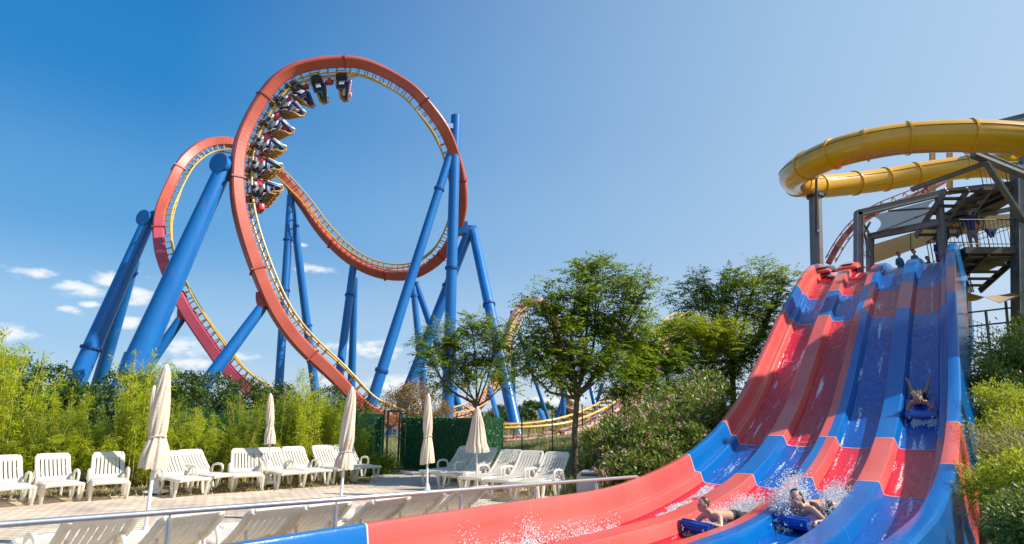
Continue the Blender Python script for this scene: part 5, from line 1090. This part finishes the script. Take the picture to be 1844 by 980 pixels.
# lower landing beside the slide top with railing
zl = at(1790, 446, 21.0).z; xl0 = at(1734, 446, 21).x; xl1 = at(1842, 446, 21).x
slab('landing', [Vector((xl0, 20.9, zl)), Vector((xl1, 20.9, zl)), Vector((xl1 + .8, 24, zl)), Vector((xl0 + .8, 24, zl))], .24, M['wood'])
for k in range(5):
    q = MB(); q.box(((xl0 + xl1) / 2, 21.2 + k * .42, zl - .32 - k * .17), (xl1 - xl0 - .1, .30, .05)); obj('tread', q, M['wood'], tower)
for x in (1738, 1772, 1834): q = MB(); xa = at(x, 455, 21.1).x; q.beam((xa, 20.95, zl - .22), (xa, 23.2, zl - 1.15), .07, .22); obj('stringer', q, M['steeldk'], tower)
def railing(p0, p1, h, step=.15):
    p0 = Vector(p0); p1 = Vector(p1); q = MB(); n = max(2, int((p1 - p0).length / step)); up = Vector((0, 0, h))
    q.tube(p0 + up, p1 + up, .022, n=8); q.tube(p0 + Vector((0, 0, .12)), p1 + Vector((0, 0, .12)), .015, n=6); 
    for i in range(n + 1): p = p0.lerp(p1, i / n); q.tube(p, p + up, .017 if i % 6 == 0 else .009, n=6)
    obj('railing', q, M['steeldk'], tower)
railing((xl0, 20.95, zl), (xl1, 20.95, zl), 1.05); railing((xl0 + .8, 23.9, zl), (xl1 + .8, 23.9, zl), 1.05); railing((xl0, 20.95, zl), (xl0 + .8, 23.9, zl), 1.05, .3)
railing((at(1775, 345, 21).x, 21.05, zu), (at(1850, 345, 21).x, 21.05, zu), 1.0); railing(at(1547, 466, 22.2), at(1568, 466, 23.4), 1.0, .2)
q = MB()   # sloping stair rails behind the landing
for k in range(3): q.tube(at(1750, 436 - k * 10, 23), at(1836, 405 - k * 10, 23), .02, n=6)
obj('stair_rail', q, M['steeldk'], tower)
# shade net with scalloped ends
M['net'] = principled('shade_net', (.16, .15, .14), .9); M['net'].node_tree.nodes['Principled BSDF'].inputs['Alpha'].default_value = .72
tN = M['net'].node_tree; tcn = tN.nodes.new('ShaderNodeTexCoord'); ck = nd(tN, 'ShaderNodeTexWave', Scale=14.0); ck.bands_direction = 'DIAGONAL'; tN.links.new(tcn.outputs['Object'], ck.inputs[0])
mrn = nd(tN, 'ShaderNodeMapRange'); mrn.inputs['To Min'].default_value = .55; mrn.inputs['To Max'].default_value = .92; tN.links.new(ck.outputs['Fac'], mrn.inputs[0]); tN.links.new(mrn.outputs[0], tN.nodes['Principled BSDF'].inputs['Alpha'])
rowsN = []
for i in range(15):
    v = i / 14; r_ = []; sc0 = 22 * math.sin(math.pi * v); 
    for j in range(17):
        u = j / 16; xL = 1570 + sc0 * .75; xR = 1690 - 18 * abs(math.sin(2 * math.pi * v)); x = xL + (xR - xL) * u; yt = 389 - (x - 1570) * .27; yb = 424 - (x - 1570) * .205
        r_.append(at(x, yt + (yb - yt) * v, 22.2 + .9 * v + .12 * math.sin(3 * u)))
    rowsN.append(r_)
q = MB(); q.grid(rowsN); obj('shade_net', q, M['net'], tower)
# tan parapet behind the slide starts
q = MB(); P0 = []
for k in range(13):
    t_ = k / 12; x = 1574 + t_ * 262; yt = 440 - 55 * (math.sin(t_ * math.pi / 2) ** 1.05); Yk = 25.2 - 1.2 * t_; P0.append((at(x, yt, Yk), at(x, yt + 34 - 12 * t_, Yk)))
q.add([p for a in P0 for p in a] + [p + Vector((0, .12, 0)) for a in P0 for p in a], [(2 * i, 2 * i + 2, 2 * i + 3, 2 * i + 1) for i in range(12)] + [(26 + 2 * i, 26 + 2 * i + 1, 26 + 2 * i + 3, 26 + 2 * i + 2) for i in range(12)] + [(2 * i, 26 + 2 * i, 28 + 2 * i, 2 * i + 2) for i in range(12)]); obj('parapet', q, M['tan'], tower)
q = MB()
for k in (3, 6, 9): q.tube(P0[k][0] + Vector((0, -.01, 0)), P0[k][1] + Vector((0, -.01, 0)), .015, n=6)
obj('parapet_joint', q, M['wood'], tower)
# roof and wall behind the tube
q = MB(); c = [at(1792, 217, 24), at(1900, 190, 22), at(1900, 205, 27), at(1800, 219, 28)]; q.add(c + [p - Vector((0, 0, .18)) for p in c], [(0, 1, 2, 3), (7, 6, 5, 4), (0, 4, 5, 1), (1, 5, 6, 2), (2, 6, 7, 3), (3, 7, 4, 0)]); obj('roof', q, M['steel'], tower)
q = MB(); q.box(at(1880, 262, 25), (2.2, .2, 1.9)); obj('wall_panel', q, M['tan'], tower)
q = MB(); q.box(at(1790, 296, 26.5), (2.0, .1, .5)); obj('lattice', q, M['wood'], tower)
for x in (1679, 1710): bm2('column', x, 268, x, 350, 6, 28, 28, M['tan'])
# unseen deck, roof and columns added at right to shade the mid slide
zq = 8.75
def plate(c, z, th):
    q = MB(); q.add([(x, y, z) for x, y in c] + [(x, y, z - th) for x, y in c], [(0, 1, 2, 3), (7, 6, 5, 4), (0, 4, 5, 1), (1, 5, 6, 2), (2, 6, 7, 3), (3, 7, 4, 0)]); return q
obj('added_shade_deck', plate([(12.9, 12.6), (21, 12.6), (21, 17.4), (17.0, 17.4)], zq, .16), M['wood'], tower)
obj('added_shade_roof', plate([(13.9, 12.8), (21, 12.8), (21, 17.2), (17.9, 17.2)], zq + 2.4, .12), M['steel'], tower)
for cx_, cy_ in ((14.6, 12.9), (20.6, 12.9), (18.0, 17.1), (20.6, 17.1)): q = MB(); q.tube((cx_, cy_, .5), (cx_, cy_, zq + 2.35), .12, n=10); obj('column', q, M['steel'], tower)  # columns of the added shade deck
# blue and white rounded boards
q = MB(); c = at(1697, 420, 23.2); q.lathe(c, [(.001, -.03), (.24, -.03), (.26, 0), (.24, .03), (.001, .03)], 24, 0, Matrix.Rotation(R(90), 3, 'X') @ Matrix.Diagonal((1, 1.75, 1))); sb = thing('arrow_board', c, 'white rounded board with a blue half standing behind the right lane start', 'board'); obj('panel', q, CL['white'], sb)
q = MB(); q.lathe(c + Vector((.1, -.045, .02)), [(.001, 0), (.15, 0), (.15, .03), (.001, .03)], 24, 0, Matrix.Rotation(R(90), 3, 'X') @ Matrix.Diagonal((1, 2.2, 1))); obj('blue_half', q, CL['royal'], sb)
q = MB(); q.tube(c + Vector((0, .06, -1.3)), c + Vector((0, .06, .2)), .03); obj('stake', q, M['steel'], sb)
# launch platform under the riders' feet
q = MB(); pu = [Vector(slide_pt(NS - 1, w, -.05)) for w in (-.6, 3 * PW + .8)]; back = Vector((UD[0], UD[1], 0)) * 2.4
q.add([pu[0], pu[1], pu[1] + back, pu[0] + back] + [p - Vector((0, 0, .2)) for p in (pu[0], pu[1], pu[1] + back, pu[0] + back)], [(0, 1, 2, 3), (7, 6, 5, 4), (0, 4, 5, 1), (1, 5, 6, 2), (2, 6, 7, 3), (3, 7, 4, 0)]); obj('start_platform', q, M['wood'], slide)
# tube slide
M['tubeY'] = mat('tube_yellow', (.84, .43, .008), (.76, .37, .008), .8, .22, coat=.5, dirt=(.5, .26, .03), dscale=1.0)
TB = [(2000, 280, 17.3), (1920, 262, 17.5), (1844, 251, 17.8), (1747, 245, 18.0), (1635, 249, 18.5), (1560, 261, 19.0), (1502, 277, 19.8), (1455, 298, 21.0), (1429, 317, 22.7), (1437, 331, 24.4), (1472, 336, 25.5), (1539, 330, 26.1), (1594, 323, 26.3), (1649, 314, 26.2), (1741, 301, 25.8), (1800, 300, 25.0), (1860, 310, 24)]
tp = catmull([tuple(at(*p)) for p in TB], 14); tube_t = thing('tube_slide', Vector(tp[60]), 'big yellow enclosed tube water slide curling out from the tower', 'water slide')
q = MB(); q.path([Vector(p) for p in tp], .535, 36, caps=False); obj('tube', q, M['tubeY'], tube_t, auto=60)
M['tubeD'] = principled('tube_seam', (.36, .17, .02), .5); q = MB(); 
# long side seams, a hand's width above the middle on both sides
T2 = np.gradient(tp, axis=0); T2 /= np.linalg.norm(T2, axis=1)[:, None]; sdv = unit(np.cross(T2, np.array([0, 0, 1.0])))
for s in (-1, 1): q.path([Vector(tp[i] + sdv[i] * s * .51 + np.array([0, 0, .2])) for i in range(len(tp))], .017, 6)
obj('seam', q, M['tubeD'], tube_t)
for px in [TB[i] for i in (2, 3, 4, 5, 6, 7, 9, 10, 11, 12, 13, 14)]:
    i = int(np.argmin(np.linalg.norm(tp - np.array(at(*px)), axis=1))); p = Vector(tp[i]); d = Vector(T2[i]); q = MB(); q.path([p - d * .035, p + d * .035], .585, 36); obj('flange', q, M['tubeY'], tube_t)
ps = thing('tube_support', at(1468, 700, 24.9), 'dark steel pillar holding the left turn of the yellow tube slide', 'column')
q = MB(); a = at(1468, 356, 24.9); q.tube(down(a, at(1473, 560, 24.9), 0), a, .27, n=8); obj('pillar', q, M['steel'], ps); q = MB(); q.tube(a, a + Vector((0, 0, .12)), .36, n=8); q.beam(a + Vector((-.5, 0, .2)), a + Vector((.5, 0, .2)), .2, .16); obj('cradle', q, M['steeldk'], ps)
q = MB(); q.tube(at(1470, 312, 22.6), at(1470, 418, 22.9), .05, n=10); q.tube(at(1470, 418, 22.9), a - Vector((0, 0, 1.5)), .05, n=10); obj('hanger_rod', q, M['steeldk'], ps)
# blue column, shade sails and rails below the landing
bc = thing('blue_column', at(1745, 640, 25), 'blue steel column standing behind the slide below the landing', 'column'); q = MB(); q.tube(at(1737, 480, 25), at(1746, 640, 25), .17, n=16); obj('shaft', q, M['blue'], bc); q = MB(); q.tube(at(1737, 480, 25) + Vector((0, 0, .0)), at(1737, 480, 25) + Vector((0, 0, .1)), .24, n=16); obj('cap_plate', q, M['bluefl'], bc)
M['sail'] = mat('tan_sail', (.36, .25, .15), (.30, .21, .12), 3, .9)
def sail(lb, pts):
    pts = [at(*p) for p in pts]; c = sum(pts, Vector()) / len(pts); q = MB(); n = 8; rr_ = []
    for i in range(n + 1):
        r_ = []
        for j in range(n + 1):
            u, v = i / n, j / n; p = (pts[0] * (1 - u) + pts[1] * u) * (1 - v) + (pts[3] * (1 - u) + pts[2] * u) * v; p = p - Vector((0, 0, .35 * 4 * u * (1 - u) * 4 * v * (1 - v) * .5)); r_.append(p)
        rr_.append(r_)
    q.grid(rr_); q.grid([[p - Vector((0, 0, .012)) for p in r_] for r_ in rr_], 0, True, True); tag(obj('shade_sail', q, M['sail']), lb, 'shade sail')
sail('small tan shade sail tucked behind the right slide wall', [(1722, 522, 21.5), (1773, 535, 21.8), (1770, 535, 23), (1722, 541, 23)]); sail('larger tan shade sail strung below the tower to the right edge', [(1772, 534, 20.8), (1812, 530, 21), (1870, 515, 21), (1800, 546, 19.6)])
gr = thing('guard_rail', at(1790, 620, 21), 'slim dark guard rail on the bank below the tower landing', 'railing'); q = MB(); q.tube(at(1728, 565, 22), at(1842, 552, 21), .03, n=8); q.tube(at(1728, 590, 22), at(1822, 580, 21), .03, n=8); obj('rails', q, M['steeldk'], gr)
for x, y in ((1811, 543), (1775, 560)): q = MB(); q.tube(at(x, y, 21.3), at(x + 9, 640, 21.3), .045, n=8); obj('post', q, M['steel'], gr)
q = MB()
for k in range(12): x = 1732 + k * 7; q.tube(at(x, 568 + k * 2.6, 22), at(x, 605 + k * 1.5, 22), .008, n=4)
for k in range(4): q.tube(at(1730, 570 + k * 10, 22), at(1812, 598 + k * 6, 22), .010, n=4)
obj('mesh_infill', q, M['steeldk'], gr)
# staff and waiting riders at the top
ztop = slide_pt(NS - 1, 0, 0)[2]
def on_top(px, w_off=0, back=1.2):
    Yk = 22.5; p = at(px, 450, Yk); return Vector((p.x, Yk, ztop + .02))
o = put(standing(CL['royal'], CL['red'], HD, .95), Vector((at(1686, 430, 23.4).x, 23.4, ztop - .05)), R(25), 'attendant in blue shirt and red shorts standing at the start of the right lanes')
put(standing(CL['navy'], CL['grey'], HB, 1.0, 1), Vector((at(1752, 430, 21.9).x, 21.9, zl)), R(160), 'person in navy shirt and grey shorts leaning on the landing railing')
me_s = standing(CL['teal'], CL['navy'], HD, .78)
for px, lb, Yk in ((1645, 'dark haired child crouching beside the attendant above the third lane', 21.6), (1617, 'dark haired child waiting behind the blue third lane', 22.0), (1668, 'child half hidden beside the attendant', 22.6)):
    put(me_s, Vector((at(px, 450, Yk).x, Yk, ztop - .75)), R(20), lb)
cl = MB(); c = at(1784, 412, 20.9); cl.grid([[c + Vector((x * .14 * (1 - .25 * v), .03 * math.sin(x * 3 + v), -.1 * v - .04 * abs(x) * (v == 3))) for x in (-2, -1, 0, 1, 2)] for v in (0, 1, 2, 3)]); tag(obj('towel', cl, CL['navy']), 'small navy towel hung over the landing railing', 'towel')
# far red track passing behind the tower
build_track('dark red far coaster track climbing behind the shade net', 'roller coaster', [(1492, 474, 60, .6, -.8, 60), (1512, 438, 60, .7, -.7, 60), (1540, 405, 60, .7, -.7, 60), (1575, 382, 60, .6, -.8, 60), (1615, 366, 60, .4, -.9, 60), (1655, 350, 60, .4, -.9, 60), (1700, 325, 60, .4, -.9, 60)], b=.55, gauge=1.0, off=.75, tie_step=1.4, spine_mats=[M['flange'], M['flange']], rail_r=.06, rail_m=M['flange'])
# distant track and its supports
build_track('low yellow railed coaster track curving through the meadow behind the trees', 'roller coaster', [(850, 806, 36, 0, -1, 12), (905, 803, 36.3, 0, -1, 12), (960, 800, 37, 0, -1, 12), (1010, 792, 38, 0, -1, 14), (1050, 779, 39.5, -.1, -1, 16), (1085, 762, 41, -.2, -1, 20), (1120, 738, 43, -.3, -1, 24), (1150, 706, 46, -.4, -1, 30), (1175, 660, 50, -.6, -.8, 40), (1200, 610, 54, -.7, -.7, 50), (1228, 585, 57, -.3, -1, 40), (1260, 600, 60, .3, -1, 30), (1290, 640, 62, .5, -.8, 20)], spine_mats=[M['spinepale'], M['spinepale']])
build_track('small distant coaster loop seen between the shade trees', 'roller coaster', [(800, 762, 62, 0, -1, 30), (835, 750, 66, .3, -1, 40), (858, 734, 70, .5, -.8, 50), (880, 708, 74, .6, -.8, 60), (898, 672, 78, .8, -.5, 66), (909, 632, 82, 1, -.2, 66), (918, 592, 85, .9, .2, 60), (932, 561, 87, .7, .6, 50), (952, 545, 88, .2, 1, 40), (972, 543, 88, -.2, 1, 40), (990, 556, 88, -.7, .6, 50), (1003, 582, 87, -1, .2, 55), (1010, 625, 86, -1, 0, 60), (1012, 680, 85, -1, 0, 60), (1025, 730, 84, -.5, -.8, 40), (1060, 757, 84, 0, -1, 20)], rail_r=.08, rail_m=M['railpale'], spine_mats=[M['spinepale'], M['spinepale']])
for n, (legs, lb) in enumerate([([(922, 560, 87, 926, 770, 87, 7, 7, (.4,)), (927, 580, 88, 965, 690, 90, 6, 6, ())], 'thin blue column beside the small distant loop'),
    ([(972, 740, 60, 997, 800, 52, 9, 10, ())], 'thin blue leaning post left of the dark tree trunk'), ([(1014, 700, 62, 1015, 780, 62, 9, 9, ()), (1022, 690, 62, 992, 785, 64, 6, 6, ())], 'thin blue pair just left of the dark tree trunk'),
    ([(1062, 690, 62, 1080, 770, 60, 8, 8, ()), (1085, 690, 62, 1060, 775, 64, 6, 6, ())], 'crossed blue posts right of the dark tree trunk'), ([(1108, 690, 62, 1112, 770, 62, 8, 8, ()), (1135, 700, 62, 1108, 780, 60, 6, 6, ()), (1100, 700, 62, 1135, 780, 64, 6, 6, ())], 'cluster of blue posts under the bright tree'),
    ([(882, 700, 74, 905, 790, 60, 8, 9, ())], 'thin blue post under the lower end of the distant loop')]): support(lb, legs)

# ------------------------------------------------------------------ splashes, foam and ripples on the slide
M['spray'] = bpy.data.materials.new('water_foam'); M['spray'].use_nodes = True; t = M['spray'].node_tree; b = t.nodes['Principled BSDF']; b.inputs['Base Color'].default_value = (.92, .95, .97, 1); b.inputs['Roughness'].default_value = .15; b.inputs['Transmission Weight'].default_value = .25; b.inputs['IOR'].default_value = 1.33
ICO = bmesh.new(); bmesh.ops.create_icosphere(ICO, subdivisions=1, radius=1); ICO.verts.ensure_lookup_table(); ICV = np.array([v.co[:] for v in ICO.verts]); ICF = np.array([[v.index for v in f.verts] for f in ICO.faces]); ICO.free()
def blobs(name, P, Rr, label=None, flat=None):
    n = len(P); V = ICV[None] * Rr[:, None, None]
    if flat is not None: V = V * flat[:, None, :] if flat.ndim == 2 else V
    V = (V + P[:, None]).reshape(-1, 3); Q = (ICF[None] + (np.arange(n) * len(ICV))[:, None, None]).reshape(-1, 3); o = np_mesh(name, V, Q, M['spray'], smooth=True); tag(o, label, 'water' if label else None, None, 'stuff'); return o
def spray(name, u0, u1, w0, w1, n, hmax, seed, label, size=(.004, .014), foam=1400, shape=1.6):
    rg = np.random.default_rng(seed); P = []; Rr = []; nl = max(6, n // 90); lobes_ = [(rg.uniform(u0, u1), rg.uniform(w0, w1), rg.uniform(.2, 1)) for _ in range(nl)]
    for k in range(n):
        a = lobes_[rg.integers(nl)]; h = hmax * a[2] * rg.uniform() ** shape; o_, X, T, N = slide_frame(a[0] + rg.normal(0, .05) , a[1] + rg.normal(0, .035 + .1 * h)); P.append(np.array(o_ + N * h * .8 + Vector((0, 0, h * .5)) + T * rg.normal(0, .06 + .1 * h))); Rr.append(rg.uniform(*size) * (1.1 - .5 * h / max(hmax, .01)))
    for k in range(foam):
        u = rg.uniform(u0, u1); w = rg.uniform(w0, w1); 
        if fnoise(np.array(u * 9.0), np.array(w * 14.0), 1.0) + rg.normal(0, .25) < .1: continue
        o_, X, T, N = slide_frame(u, w, .012); P.append(np.array(o_)); Rr.append(rg.uniform(.007, .018))
    blobs(name, np.array(P), np.array(Rr), label)
spray('water_splash', -2.6, -1.0, PW - .24, PW + .28, 4200, .24, 1, 'white water churned up behind the boy in the red lane', foam=7000)
spray('water_splash', -2.2, -1.0, 2 * PW - .36, 2 * PW - .14, 6500, .60, 2, 'tall white splash to the left of the dark haired woman', size=(.005, .018), foam=3500)
spray('water_splash', -1.7, -.4, 2 * PW + .10, 2 * PW + .40, 4200, .42, 3, 'white splash to the right of the dark haired woman', foam=2500)
spray('water_splash', -8.6, -3.6, -.31, .26, 4200, .26, 4, 'foam streaming along the red run-out lane', foam=26000)
spray('water_splash', -6.6, -5.2, -.42, -.34, 900, .34, 9, 'droplets thrown up against the inner face of the red wall', foam=300)
spray('water_splash', -3.2, -2.6, PW - .3, PW + .32, 1200, .12, 6, 'foam around the front of the boy mat', foam=1200)
spray('water_splash', -2.3, -.2, -.16, .02, 500, .08, 5, 'thin streak of foam in the first lane', foam=3500)
spray('water_splash', 3.3, 3.6, 3 * PW - .26, 3 * PW + .28, 700, .10, 7, 'bow spray in front of the blonde girl', foam=500)
# curved ripple crests crossing the lanes
rgw = np.random.default_rng(21); q = MB()
for k in range(16):
    ln = int(rgw.integers(0, 4)); u0 = rgw.uniform(-1.5, 12.0); wv = rgw.uniform(.2, .27); c0 = ln * PW + rgw.uniform(-.06, .06); am = rgw.uniform(.1, .5); ph = rgw.uniform(0, 6); pts = []
    for x in np.linspace(-1, 1, 15):
        u = u0 + am * x * x + .02 * math.sin(9 * x + ph); o_, X, T, N = slide_frame(u, c0 + wv * x); i_ = s_at_u(u); f_ = (u - PU[i_]) ; pts.append(o_ + T * f_ + N * .006)
    q.path(pts, [.0015 + .004 * (1 - abs(x)) * rgw.uniform(.4, 1) for x in np.linspace(-1, 1, 15)], 5, smooth=True)
tag(obj('water_ripple', q, M['spray']), kind='stuff')
